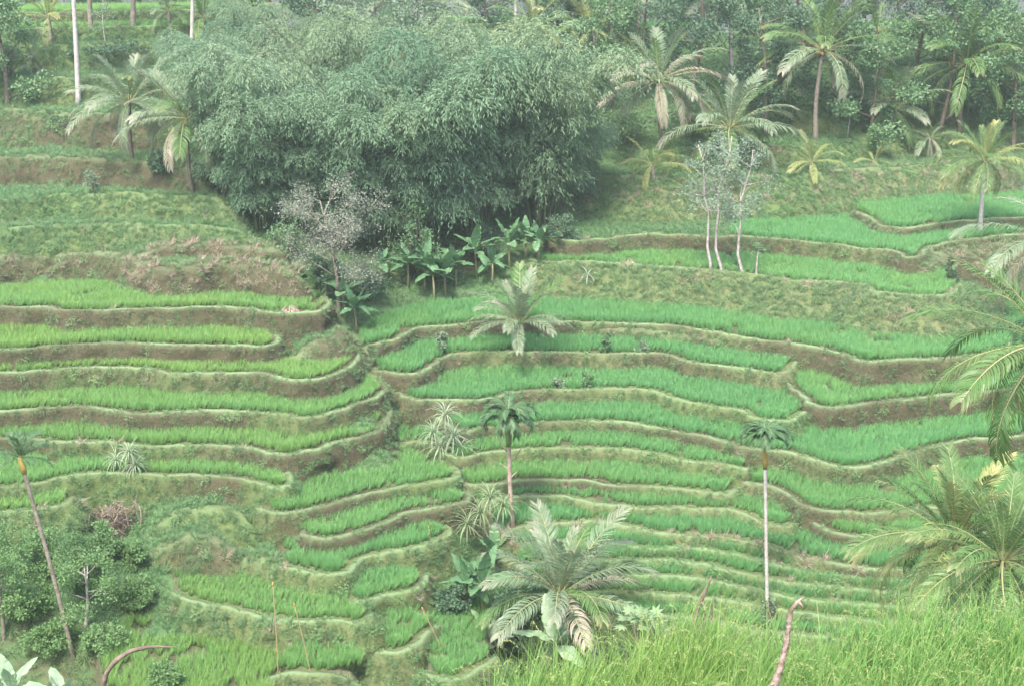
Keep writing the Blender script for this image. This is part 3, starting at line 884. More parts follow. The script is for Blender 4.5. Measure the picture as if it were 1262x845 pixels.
# ripening rice in the foreground
M_RIPE = leafmat('ripening rice', (0.13, 0.31, 0.075), (0.25, 0.42, 0.12), tip=(0.34, 0.38, 0.13), tip_lo=.8, tip_hi=1.1, trans=.4, base=(0.09, 0.17, 0.04), tint=((0.18, 0.33, 0.07), (0.28, 0.42, 0.11)))
M_EAR = leafmat('rice ears', (0.26, 0.34, 0.11), (0.38, 0.42, 0.16), trans=.3)
ripe = []
for k in range(6):
    mb = MB(); blades(mb, 38, .90, .1, .0105, .34, 6, .4, .5, .06)
    nears = MB()
    for _ in range((3, 1, 0)[k % 3]):
        a = random.uniform(0, 6.28); ln = random.uniform(.15, .35); hh = random.uniform(.75, .92)
        d = np.array([math.cos(a), math.sin(a), 0]); p = d * .02; ang = ln * .3; Pp = []
        for q in range(7):
            Pp.append(p.copy()); p = p + (d * math.sin(ang) + np.array([0, 0, math.cos(ang)])) * hh / 6; ang += ln * .18
        mb.blade(Pp, [.006] * 7, np.array([-d[1], d[0], 0]), list(np.linspace(.2, .9, 7)))
        q = Pp[-1]; ang2 = ang + .3
        for g in range(22):
            ang2 += .115
            q = q + (d * math.sin(ang2) + np.array([0, 0, math.cos(ang2)])) * .0095
            for s_ in range(2):
                sd = nrm(rng.normal(0, 1, 3)); c = q + sd * .009
                ax = nrm(d * math.sin(ang2) + np.array([0, 0, math.cos(ang2)]) + sd * .6)
                nears.blade([c, c + ax * .006, c + ax * .013], [.001, .0062, .001], nrm(np.cross(ax, sd)), 0.5)
    me = bpy.data.meshes.new('ripening rice clump')
    V = np.concatenate(mb.v + nears.v); fs = mb.f + [[i + mb.n for i in f] for f in nears.f]
    me = mesh_from('ripening rice clump', V, np.array(fs), M_RIPE, False, {'t': np.concatenate(mb.t + nears.t)})
    me.materials.append(M_EAR)
    me.polygons.foreach_set('material_index', np.array([0] * len(mb.f) + [1] * len(nears.f), dtype=np.int32))
    ripe.append(me)
c_ripe = proto_collection('ripening rice clumps', ripe)
gx, gy = np.meshgrid(np.arange(-4, 9.5, .14), np.arange(7.5, 14.5, .14))
Q = np.stack([gx.ravel(), gy.ravel()], 1) + rng.normal(0, .035, (gx.size, 2))
Q = Q[owner(Q[:, 0], Q[:, 1]) == len(lips) - 1]
p = np.column_stack([Q, np.full(len(Q), ZF - .06)])
p = p[frustum_ok(p, 1000, 300)]
n = len(p)
print('ripe clumps', n)
hs = .66 + .36 * fbm(p[:, 0] * .9, p[:, 1] * .9, 2) + rng.normal(0, .05, n)
o = scatter('ripening_rice', c_ripe, p, np.column_stack([rng.normal(0, .1, n), rng.normal(0, .1, n), rng.uniform(0, 6.28, n)]), np.column_stack([np.full(n, 1.05), np.full(n, 1.05), hs]), rng.integers(0, 6, n), np.clip(fbm(p[:, 0] * .8, p[:, 1] * .8, 6) * 1.8 - .5, 0, 1))
tag(o, 'tall ripening rice with yellowish drooping ears filling the foreground', 'rice', None, 'stuff')
#PLANTS_BEGIN
# ------------------------------------------------------------------ palms
PAL = {}
def palette(name, **k): PAL[name] = leafmat('frond ' + name, **k)
palette('green', c1=(0.075, 0.155, 0.045), c2=(0.14, 0.235, 0.07), tip=(0.34, 0.30, 0.16), tip_lo=.75, trans=.3, rough=.42, tip_amt=.6)
palette('deep', c1=(0.045, 0.11, 0.045), c2=(0.085, 0.165, 0.065), trans=.2, rough=.5)
palette('grey', c1=(0.125, 0.195, 0.105), c2=(0.22, 0.285, 0.17), tip=(0.36, 0.31, 0.25), tip_lo=.6, trans=.25, rough=.45, tip_amt=.6)
palette('yellow', c1=(0.24, 0.28, 0.08), c2=(0.36, 0.38, 0.15), tip=(0.5, 0.40, 0.2), tip_lo=.7, trans=.35, rough=.45, tip_amt=.8)
palette('tan', c1=(0.25, 0.23, 0.16), c2=(0.38, 0.33, 0.26), tip=(0.42, 0.34, 0.28), trans=.2, rough=.6)
palette('orange', c1=(0.33, 0.22, 0.09), c2=(0.42, 0.29, 0.15), trans=.25, rough=.6)
M_RACHIS = leafmat('frond stem', (0.24, 0.26, 0.11), (0.3, 0.3, 0.14), trans=.05)

FROND = {}
def frond_mesh(shape, pal, var):
    key = (shape, pal, var)
    if key in FROND: return FROND[key]
    rs = random.Random(hash((shape, var)) % 1000 if False else {'up': 1, 'arch': 2, 'hang': 3, 'areca': 4, 'mop': 5}[shape] * 17 + var)
    curve, lhang, llen, nl, lw, fold = {'up': (0.6, .35, .20, 44, .0115, .55), 'arch': (1.2, .75, .20, 44, .0115, .4), 'hang': (1.7, 1.1, .19, 40, .011, .2),
                              'areca': (1.0, .45, .30, 24, .026, .6), 'mop': (3.0, 1.5, .34, 30, .028, .1)}[shape]
    curve *= rs.uniform(.9, 1.12)
    S = 14
    side = rs.uniform(-.25, .25)
    pts, tans = [], []
    p = np.zeros(3); ang = 0; yaw = 0
    for i in range(S + 1):
        t = i / S
        d = np.array([math.cos(ang) * math.cos(yaw), math.cos(ang) * math.sin(yaw), math.sin(ang)])
        pts.append(p.copy()); tans.append(d)
        p = p + d / S
        ang -= curve / S * (0.35 + 1.3 * t); yaw += side / S * t * 2
    pts = np.array(pts); tans = np.array(tans)
    mb = MB()
    mb.tube(pts, [.011 * (1 - .85 * i / S) for i in range(S + 1)], 4, np.linspace(0, .6, S + 1))
    nst = mb.n; nf = len(mb.f)
    for i in range(nl):
        t = .14 + .86 * (i + rs.random() * .4) / nl
        f = t * S; a = min(int(f), S - 1); w = f - a
        P0 = pts[a] * (1 - w) + pts[a + 1] * w; T = nrm(tans[a] * (1 - w) + tans[a + 1] * w)
        sd = nrm(np.cross([0, 0, 1], T)) if abs(T[2]) < .97 else np.array([0, 1, 0])
        upv = np.cross(T, sd)
        u = (t - .14) / .86
        l = llen * (0.35 + 1.25 * u) * (1 if u < .45 else 1 - ((u - .45) / .55) ** 1.6 * .72) * rs.uniform(.88, 1.1)
        fw = .35 + 1.1 * u ** 1.5
        for sgn in (-1, 1):
            if rs.random() < .04: continue
            dd = nrm(sd * sgn + T * fw + upv * fold * rs.uniform(.4, 1.1))
            P = [P0]; W = [lw * .55]; tt = [u]
            q = P0.copy(); hang = lhang * rs.uniform(.7, 1.3)
            for k in range(4):
                q = q + dd * l / 4
                P.append(q.copy()); W.append(lw * (1.0, .95, .7, .08)[k]); tt.append(min(1, u * .75 + (k + 1) / 4 * .3))
                dd = nrm(dd + np.array([0, 0, -hang * (.35 + .5 * k)]) )
            nrmv = nrm(np.cross(P[1] - P[0], upv))
            tw = rs.uniform(-.5, .5)
            wd = nrm(nrm(np.cross(nrmv, P[1] - P[0])) * math.sin(tw) + nrmv * math.cos(tw))
            mb.blade(P, W, wd, tt)
    me = mb.mesh('frond', PAL[pal], False)
    me.materials.append(M_RACHIS)
    mi = np.zeros(len(me.polygons), dtype=np.int32); mi[:nf] = 1
    if len(me.polygons) == len(mb.f): me.polygons.foreach_set('material_index', mi)
    FROND[key] = me
    return me

M_TRUNK = barkmat('palm trunk', (0.17, 0.14, 0.11), (0.28, 0.24, 0.2), 5, .3, True)
M_TRUNKPALE = barkmat('pale palm trunk', (0.36, 0.32, 0.29), (0.5, 0.46, 0.43), 5, .3, True)
M_TRUNKDARK = barkmat('dark palm trunk', (0.08, 0.068, 0.052), (0.15, 0.125, 0.1), 5, .3, True)
M_PINKBARK = barkmat('mottled pinkish bark', (0.20, 0.17, 0.11), (0.42, 0.30, 0.26), 3.5, .3)
M_WHITEBARK = barkmat('white bark', (0.27, 0.22, 0.2), (0.47, 0.42, 0.4), 4, .3)
M_BROWNBARK = barkmat('brown bark', (0.11, 0.085, 0.06), (0.2, 0.16, 0.12), 6, .3)
M_SHAFT = barkmat('yellow crownshaft', (0.42, 0.27, 0.07), (0.5, 0.36, 0.12), 2, .1)
M_SHAFTGREEN = barkmat('green crownshaft', (0.14, 0.19, 0.07), (0.22, 0.26, 0.1), 2, .1)
M_NUT = leafmat('coconuts', (0.26, 0.17, 0.07), (0.36, 0.25, 0.1), trans=0)

def bent(p0, p1, n=9, sag=0.05, seed=0):
    r_ = random.Random(seed)
    p0, p1 = np.array(p0, float), np.array(p1, float)
    L_ = np.linalg.norm(p1 - p0)
    a = r_.uniform(0, 6.28); off = np.array([math.cos(a), math.sin(a), 0]) * L_ * sag
    return [p0 + (p1 - p0) * t + off * math.sin(math.pi * t) * (1 - .3 * t) for t in np.linspace(0, 1, n)]

def palm(label, base, top, L_, n, style, seed, trunk=M_TRUNK, r0=.17, cat='palm tree', group=None, nuts=False, sag=.04, shape_bias=0, elev=(84, -22), name='coconut_palm', skip=None):
    r_ = random.Random(seed)
    root = empty(name, base)
    tag(root, label, cat, group)
    top = np.array(top) - np.array(base)
    h = np.linalg.norm(top)
    if h > .15:
        P = bent((0, 0, -.25), top, 10, sag, seed)
        mb = MB()
        mb.tube(P, [r0 * (1.25 if i == 0 else (1 - .38 * i / 9)) for i in range(10)], 9)
        child('trunk', mb.mesh('palm trunk', trunk), root)
    ga = 2.39996
    for i in range(n):
        t = i / max(1, n - 1)
        e = elev[0] + (elev[1] - elev[0]) * t ** .9 + r_.uniform(-7, 7)
        az = i * ga + r_.uniform(-.3, .3) + seed
        if skip and skip(az): continue
        shp = 'up' if e > 48 else ('arch' if e > -2 else 'hang')
        if shape_bias and e > 20 and r_.random() < shape_bias: shp = 'arch'
        q = r_.random()
        pal = {'green': 'green' if q < .8 else ('grey' if q < .88 else 'green'),
               'deep': 'deep',
               'grey': 'grey' if q < .72 or t < .3 else ('tan' if t > .55 and q > .82 else 'green'),
               'pale': 'grey' if q < .6 else 'green',
               'yellow': 'yellow' if q < .72 else 'green',
               'yellowgreen': 'green' if q < .6 else 'yellow',
               'tan': ('tan' if q < .55 else 'grey') if t > .35 else ('grey' if q < .6 else 'green'),
               'orange': ('orange' if q > .8 else ('tan' if q > .6 else 'grey')) if t > .6 else 'green'}[style]
        sc = L_ * (r_.uniform(.86, 1.08)) * (.62 + .38 * min(1, t * 3.5)) * (.9 if t > .85 else 1)
        me = frond_mesh(shp, pal, r_.randrange(3))
        o = child('frond', me, root, top + np.array([math.cos(az), math.sin(az), 0]) * r0 * .4, (r_.uniform(-.25, .25), -R(e), az), (sc, sc, sc))
    if nuts:
        mb = MB()
        for i in range(7):
            a = r_.uniform(0, 6.28); c = np.array([math.cos(a) * r0 * 1.5, math.sin(a) * r0 * 1.5, -.12 - r_.random() * .25])
            rr = .12
            P = [c + np.array([0, 0, z_]) for z_ in (-rr * 1.2, -rr * .8, 0, rr * .8, rr * 1.2)]
            mb.tube(P, [.02, rr * .75, rr, rr * .75, .02], 7)
        child('coconut_cluster', mb.mesh('coconut cluster', M_NUT), root, top)
    return root

def px_len(px, y): return px * y / CT / F * 1.0
def palm_px(label, ub, vb, ut, vt, rpx, n, style, seed, ydist=None, **k):
    if ydist is None:
        b = ground_at(ub, vb)
    else:
        p = at_y(ub, vb, ydist); b = Vector((p.x, ydist, float(height(p.x, ydist))))
    t = at_y(ut, vt, b.y)
    if ydist is not None: pass
    L_ = px_len(rpx, b.y) * 1.3; n = int(n * 1.3)
    r0 = k.pop('rt', None)
    return palm(label, b, t, L_, n, style, seed, r0=px_len(r0, b.y) if r0 else max(.11, px_len(2.8, b.y)), **k)

GP_ = 'coconut palms on the upper slopes'
palm_px('pale coconut palm with a thin dark trunk, left one of the grass slope pair', 165, 206, 160, 126, 66, 19, 'grey', 11, trunk=M_TRUNKDARK, group=GP_)
palm_px('coconut palm with brown nuts on the grass slope beside the bamboo', 239, 241, 231, 146, 70, 21, 'grey', 12, trunk=M_TRUNKDARK, nuts=True, group=GP_)
palm_px('tall straight whitish palm trunk at upper left whose crown rises out of the photo', 97, 133, 87, -66, 60, 12, 'grey', 13, trunk=M_TRUNKPALE, rt=3.2, group=GP_, sag=.01)
palm_px('slender pale trunk standing just right of the two grass slope palms, crown above the photo', 236, 62, 236, -75, 55, 12, 'grey', 14, trunk=M_TRUNKPALE, rt=2.6, group=GP_, sag=.01)
palm_px('small yellowish coconut palm in the upper left corner row', 62, 57, 60, 22, 36, 14, 'yellow', 15, group=GP_)
palm_px('short palm with pale arching fronds and no visible trunk at the upper left edge', 40, 90, 40, 76, 42, 13, 'tan', 16, group=GP_, sag=0)
palm_px('bare brownish palm trunk between the yellowish palm and the leaning pale stem at upper left', 112, 40, 110, -48, 45, 10, 'grey', 17, rt=3.2, group=GP_, sag=.01)
palm_px('stout brown palm trunk, second trunk right of the tall whitish one', 163, 39, 164, -46, 45, 10, 'grey', 18, rt=3.4, group=GP_, sag=.01)
palm_px('small upright palm on a reddish stump above the left pair of grass slope palms', 210, 44, 208, 14, 34, 12, 'pale', 19, group=GP_)
palm_px('low bushy green palm near the slender pale trunk at the top of the photo', 253, 40, 251, 22, 42, 13, 'green', 20, group=GP_)
palm_px('low yellow green palm touching the back of the bamboo at the top edge', 302, 38, 300, 16, 42, 13, 'yellowgreen', 21, group=GP_)
palm_px('pale green coconut palm before the far brown bank, left of its yellowish twin', 655, 76, 656, 32, 46, 17, 'yellowgreen', 22, rt=2.6, group=GP_)
palm_px('yellowish coconut palm before the far brown bank at top centre', 734, 80, 731, 36, 46, 17, 'yellow', 23, rt=3.2, group=GP_)
palm_px('thin pale trunk behind the far green fields, left of the top centre palms', 636, 36, 635, -48, 40, 10, 'grey', 24, rt=2.0, trunk=M_TRUNKPALE, group=GP_, sag=.01)
palm_px('thin pale trunk behind the far green fields, right of the top centre palms', 749, 38, 750, -48, 40, 10, 'grey', 25, rt=2.0, trunk=M_TRUNKPALE, group=GP_, sag=.01)
palm_px('grey leaved palm poking out of the tree tops at the top edge above the bamboo', 545, 40, 546, 8, 36, 12, 'grey', 26, group=GP_)
palm_px('tall coconut palm with withered tan lower fronds at the right edge of the bamboo', 818, 202, 812, 100, 66, 20, 'tan', 27, trunk=M_TRUNKDARK, nuts=True, group=GP_)
palm_px('broad pale coconut palm with sweeping fronds behind the white trunked trees', 902, 214, 899, 158, 76, 20, 'pale', 28, group=GP_)
palm_px('stunted yellow palm at the foot of the tall withered palm', 806, 222, 804, 204, 38, 9, 'yellow', 29, group=GP_, sag=0)
palm_px('tallest upper right coconut palm with orange dead fronds and a slim grey trunk', 1006, 174, 1014, 62, 66, 20, 'orange', 30, rt=3.2, group=GP_, nuts=True)
palm_px('short palm with yellowish fronds on the lip above the rough grassy bank', 1000, 217, 1000, 200, 40, 10, 'yellow', 31, group=GP_, sag=0)
palm_px('tiny yellow green palm sprout between two trunks on the upper right grass step', 1077, 203, 1077, 199, 22, 7, 'yellow', 32, group=GP_, sag=0)
palm_px('coconut palm with a pale folded crown and a leaning dead frond at upper right', 1095, 195, 1101, 134, 56, 15, 'pale', 33, rt=3.2, group=GP_)
palm_px('dense green coconut palm under the dark trees near the right corner', 1184, 178, 1191, 80, 70, 20, 'green', 34, trunk=M_TRUNKDARK, rt=3.6, group=GP_)
palm_px('coconut palm cut by the right edge in the upper right corner', 1247, 124, 1251, 58, 66, 18, 'green', 35, trunk=M_TRUNKDARK, rt=3.0, group=GP_)
palm_px('dying grey palm with hanging leaves near the right end of the grass step', 1150, 196, 1146, 170, 34, 11, 'grey', 36, rt=2.6, group=GP_, elev=(60, -60))
palm_px('bright yellow green coconut palm with a whitish trunk above the dry right slope', 1208, 288, 1214, 199, 56, 20, 'yellowgreen', 37, trunk=M_TRUNKPALE, rt=3.0, group=GP_)
palm_px('pale grey palm reaching into the right edge above the near green fronds', 1312, 395, 1300, 300, 92, 16, 'grey', 38, group=GP_)
palm_px('small grey palm with a short bare trunk amid the right hand paddies', 641, 453, 641, 398, 60, 20, 'grey', 39, rt=4.0, sag=.02, elev=(86, 8))
palm_px('big low palm with long grey green fronds spreading over the valley bottom', 690, 770, 690, 732, 108, 25, 'grey', 40, rt=5.0, sag=0, elev=(87, -8), shape_bias=.3)
GN_ = 'leafy palms on the near slope'
palm_px('leafy young palm with yellowing left fronds beside the foreground rice at lower right', 1178, 800, 1178, 668, 124, 32, 'yellowgreen', 41, 34, rt=6, group=GN_, elev=(87, -22))
palm_px('darker leafy palm overlapping the yellowing one at the lower right edge', 1238, 810, 1236, 690, 124, 28, 'green', 42, 31, rt=7, group=GN_, elev=(86, -35))
palm_px('nearest palm reaching in from the right edge with glossy green fronds', 1300, 800, 1296, 425, 142, 26, 'green', 43, 22, rt=8, group=GN_, elev=(80, -55))

palm_px('pale trunked palm rising between the dark trees left of the tallest upper right palm', 905, 122, 903, -10, 52, 14, 'grey', 44, group=GP_, rt=2.4, trunk=M_TRUNKPALE, sag=.02)
palm_px('hazy palm crown among the far trees above the folded palm', 1080, 122, 1082, 40, 46, 14, 'green', 45, group=GP_, rt=2.4)
palm_px('hazy grey palm between the top centre pair and the withered palm', 785, 70, 786, 0, 44, 13, 'grey', 46, group=GP_, rt=2.2)
palm_px('far grey palm at the top edge above the middle of the bamboo', 470, 36, 472, 2, 34, 12, 'grey', 47, group=GP_, rt=2.0)
# ---- areca palms
def areca(label, ub, vb, ut, vt, shaft_px, crown_px, style, seed, trunk, shaft, shape, n, elev, rpx, ydist=None, twigs=False, sag=.01):
    r_ = random.Random(seed)
    if ydist: p = at_y(ub, vb, ydist); b = Vector((p.x, ydist, float(height(p.x, ydist))))
    else: b = ground_at(ub, vb)
    t = at_y(ut, vt, b.y)
    root = empty('areca_palm', b); tag(root, label, 'palm tree')
    top = np.array(t) - np.array(b)
    r0 = px_len(rpx, b.y)
    P = bent((0, 0, -.3), top, 12, sag, seed)
    mb = MB(); mb.tube(P, [r0 * (1.35 if i == 0 else 1 - .15 * i / 11) for i in range(12)], 9)
    tr = child('trunk', mb.mesh('areca trunk', trunk), root)
    if twigs:
        for a, e, l, f in ((2.8, 1.1, 1.6, .93), (.2, .9, 1.0, .9), (3.4, .7, .7, .75), (.5, .8, .6, .7)):
            mb = MB(); q = np.array(P[int(11 * f)]); d = np.array([math.cos(a) * math.cos(e), .2 * math.sin(a), math.sin(e)])
            mb.tube(bent(q, q + d * l * .8, 5, .1, seed + int(a * 10)), [.035, .03, .025, .02, .01], 5)
            child('twig', mb.mesh('bare twig', trunk), tr)
    sh = px_len(shaft_px, b.y)
    up = nrm(np.array(P[-1]) - np.array(P[-2]))
    mb = MB(); mb.tube([top - up * .05, top + up * sh * .3, top + up * sh * .8, top + up * sh], [r0 * 1.0, r0 * 1.4, r0 * 1.15, r0 * .7], 9)
    child('crownshaft', mb.mesh('crownshaft', shaft), root)
    hub = top + up * sh * .9
    L_ = px_len(crown_px, b.y)
    for i in range(n):
        t_ = i / (n - 1); e = elev[0] + (elev[1] - elev[0]) * t_ + r_.uniform(-8, 8); az = i * 2.39996 + seed
        s_ = L_ * r_.uniform(.85, 1.1)
        child('frond', frond_mesh(shape if e > 0 or shape == 'mop' else 'mop', style, r_.randrange(3)), root, hub, (r_.uniform(-.3, .3), -R(e), az), (s_, s_, s_))
    return root
areca('areca palm with mop of drooping dark fronds, yellow crownshaft and thin white trunk', 945, 795, 943, 576, 40, 42, 'deep', 51, M_TRUNKPALE, M_SHAFT, 'mop', 26, (88, 48), 2.5, 45)
areca('slim leaning areca palm with an orange crownshaft at the left edge', 92, 812, 30, 582, 22, 40, 'deep', 52, M_TRUNK, M_SHAFT, 'areca', 16, (86, 5), 3.0)
areca('dark crowned areca with a mottled pink trunk and bare twigs in the valley centre', 634, 668, 627, 548, 38, 46, 'deep', 53, M_PINKBARK, M_SHAFTGREEN, 'mop', 24, (86, 20), 3.1, None, True, .02)

# ------------------------------------------------------------------ strap leaved plants
def strapplant(label, name, cat, ub, vb, heads, leaf_px, mat, seed, nleaf=44, wide=.034):
    b = ground_at(ub, vb)
    root = empty(name, b); tag(root, label, cat)
    r_ = random.Random(seed); L_ = px_len(leaf_px, b.y)
    for (du, dv) in heads:
        t = np.array(at_y(ub + du, vb + dv, b.y + r_.uniform(-.3, .3))) - np.array(b)
        mb = MB(); mb.tube(bent((0, 0, -.1), t, 6, .05, seed), [.06, .05, .045, .045, .04, .035], 6)
        child('stem', mb.mesh('stem', M_TRUNK), root)
        mb = MB()
        for i in range(nleaf):
            e = R(82 - 105 * (i / nleaf) + r_.uniform(-8, 8)); az = i * 2.39996
            p = t.copy(); P, T = [], []
            hd = np.array([math.cos(az), math.sin(az), 0]); l = L_ * r_.uniform(.7, 1.1)
            for k in range(6):
                P.append(p.copy()); T.append(k / 5)
                p = p + (hd * math.cos(e) + np.array([0, 0, math.sin(e)])) * l / 5; e -= r_.uniform(.22, .45)
            mb.blade(P, [wide * .8, wide, wide, wide * .8, wide * .5, .004], [-hd[1], hd[0], 0], T)
        child('leaves', mb.mesh('strap leaves', mat, False), root)
    return root
M_VARIEG = leafmat('variegated strap leaves', (0.25, 0.34, 0.19), (0.42, 0.48, 0.32), trans=.3)
M_STRAP = leafmat('green strap leaves', (0.16, 0.25, 0.11), (0.3, 0.37, 0.2), trans=.25)
M_AGAVE = leafmat('agave leaves', (0.28, 0.35, 0.25), (0.4, 0.45, 0.35), trans=.1)
strapplant('whitish variegated screw plant with several heads at the gully below the left spur', 'screw_plant', 'plant', 549, 573, [(-16, -40), (0, -62), (10, -35), (-6, -22), (18, -18)], 34, M_VARIEG, 61)
strapplant('pale variegated screw plant on the paddy edge at left', 'screw_plant', 'plant', 155, 597, [(-12, -30), (4, -40), (12, -24)], 26, M_VARIEG, 62)
strapplant('green screw plant with a bare stem left of the pink trunked areca', 'screw_plant', 'plant', 606, 668, [(-2, -54), (-30, -22), (14, -44), (-14, -36)], 34, M_STRAP, 63)
strapplant('spiky grey green agave on the dry bank above the small middle palm', 'agave_plant', 'plant', 721, 362, [(0, -6), (3, -22)], 22, M_AGAVE, 64, 16)
strapplant('flat pale rosette plant on the upper left grass slope', 'rosette_plant', 'plant', 138, 298, [(0, -3)], 20, M_VARIEG, 65, 16)

# ------------------------------------------------------------------ bananas
M_BANANA = leafmat('banana leaf', (0.095, 0.205, 0.09), (0.165, 0.29, 0.14), trans=.3, rough=.4)
M_BANANAPALE = leafmat('pale banana leaf', (0.24, 0.36, 0.2), (0.36, 0.46, 0.31), trans=.3, rough=.35)
M_BANANADARK = leafmat('dark banana leaf', (0.08, 0.185, 0.085), (0.14, 0.26, 0.125), trans=.3, rough=.4)
M_BSTEM = barkmat('banana stem', (0.17, 0.19, 0.08), (0.25, 0.2, 0.13), 4, .1)
BANANA = {}
def banana_leaf(var, mat):
    if (var, mat.name) in BANANA: return BANANA[(var, mat.name)]
    r_ = random.Random(var + 90)
    S = 16; p = np.zeros(3); ang = 0; mb = MB(); L_, C_, R_, T = [], [], [], []
    cv = (.5, 1.1, 1.8, .9)[var]
    for i in range(S + 1):
        t = i / S
        w = 0.012 if t < .14 else .15 * math.sin(math.pi * min(1, (t - .13) / .87) ** .75) ** .55 + .004
        w *= r_.uniform(.8, 1.06)
        d = np.array([math.cos(ang), 0, math.sin(ang)]); upv = np.array([-math.sin(ang), 0, math.cos(ang)])
        dr = .3 * r_.uniform(.2, 1)
        C_.append(p.copy()); L_.append(p + np.array([0, w, 0]) + upv * w * (dr if t < .5 else -dr)); R_.append(p - np.array([0, w, 0]) + upv * w * (dr if t < .5 else -dr)); T.append(t)
        p = p + d / S; ang -= cv / S * (.4 + 1.2 * t)
    for i in range(S):
        for A_ in (L_, R_):
            q = A_[i + 1] if r_.random() > .22 else A_[i + 1] * .75 + C_[i + 1] * .25
            V = [C_[i], A_[i], q, C_[i + 1]]
            mb.add(V, [[0, 1, 2, 3]], [T[i], T[i], T[i + 1], T[i + 1]])
    mb.tube(C_, [.016 * (1 - .85 * i / S) for i in range(S + 1)], 4, 0)
    me = mb.mesh('banana leaf', mat, False)
    BANANA[(var, mat.name)] = me
    return me
def banana(label, ub, vb, hpx, seed, mat=M_BANANA, n=8, ydist=None, group=None, stem=.45):
    r_ = random.Random(seed)
    if ydist: p = at_y(ub, vb, ydist); b = Vector((p.x, ydist, float(height(p.x, ydist)))); p = at_y(ub, vb, ydist); b.z = max(b.z, p.z - .3)
    else: b = ground_at(ub, vb)
    root = empty('banana_plant', b); tag(root, label, 'banana plant', group)
    H_ = px_len(hpx, b.y); hs_ = H_ * stem
    top = np.array([r_.uniform(-.1, .1), r_.uniform(-.1, .1), hs_])
    mb = MB(); mb.tube([(0, 0, -.2), top * .5, top], [.075, .06, .045], 7)
    child('stem', mb.mesh('banana stem', M_BSTEM), root)
    for i in range(n):
        e = 80 - 85 * (i / n) + r_.uniform(-8, 8); az = i * 2.39996 + seed
        s_ = (H_ - hs_) * r_.uniform(.85, 1.15)
        child('leaf', banana_leaf(0 if e > 62 else (1 if e > 30 else (2 if r_.random() < .6 else 3)), mat), root, top, (r_.uniform(-.4, .4), -R(e), az), (s_, s_ * 1.15, s_))
    return root
GBAN = 'banana plants at the foot of the bamboo'
for i, (u, v, h, words) in enumerate([
    (426, 398, 66, 'banana plant behind the shoulder of the left spur, under the beige bare tree'),
    (440, 412, 58, 'small dark banana plant deepest in the gully beside the left spur'),
    (523, 362, 66, 'banana plant with pale upright leaves at the left end of the row below the bamboo'),
    (536, 374, 58, 'low banana plant on the field edge, leftmost to touch the paddy'),
    (549, 366, 58, 'banana plant leaning over the back of the upper centre paddy'),
    (562, 356, 52, 'banana plant with a browned stem in the middle of the row below the bamboo'),
    (588, 345, 62, 'tall banana plant behind the left tip of the small middle palm'),
    (607, 352, 46, 'short banana plant half hidden by the left fronds of the small middle palm'),
    (628, 332, 56, 'banana plant directly behind the crown of the small middle palm'),
    (648, 322, 52, 'pale banana plant at the right end of the row below the bamboo'),
    (664, 328, 50, 'slim banana plant with two crossing leaves beside the upper paddy'),
    (503, 355, 52, 'dark banana plant in the shade left of the row below the bamboo'),
    (470, 352, 46, 'banana plant in the shade beneath the round green bush by the gully'),
    (417, 378, 46, 'banana plant half hidden behind the left spur ridge')]):
    banana(words, u, v, h * 1.12, 200 + i, M_BANANADARK if i in (1, 2, 5, 7, 11, 12, 13) else M_BANANA, 9, None, GBAN, .5)
banana('banana clump with big grey green leaves left of the big low palm', 574, 752, 78, 230, M_BANANA, 8, None, 'valley bottom bananas')
banana('second banana with brown hanging leaves left of the big low palm', 594, 756, 90, 231, M_BANANA, 8, None, 'valley bottom bananas')
banana('young banana with upright pale leaves in front of the big low palm', 686, 806, 88, 232, M_BANANAPALE, 7, 43, 'valley bottom bananas', .3)
banana('low banana with spreading bluish leaves beside the foreground rice tip', 612, 812, 74, 233, M_BANANAPALE, 7, None, 'valley bottom bananas', .25)
banana('dark banana shoot behind the base of the pink trunked areca', 610, 700, 56, 234, M_BANANA, 7, None, 'valley bottom bananas', .35)
banana('grey green banana with tall leaves cut by the bottom left corner', 18, 866, 92, 235, M_BANANAPALE, 7, 40, 'corner bananas', .3)
banana('small banana beside the foot of the leaning areca at bottom left', 74, 862, 62, 236, M_BANANAPALE, 6, 41, 'corner bananas', .2)

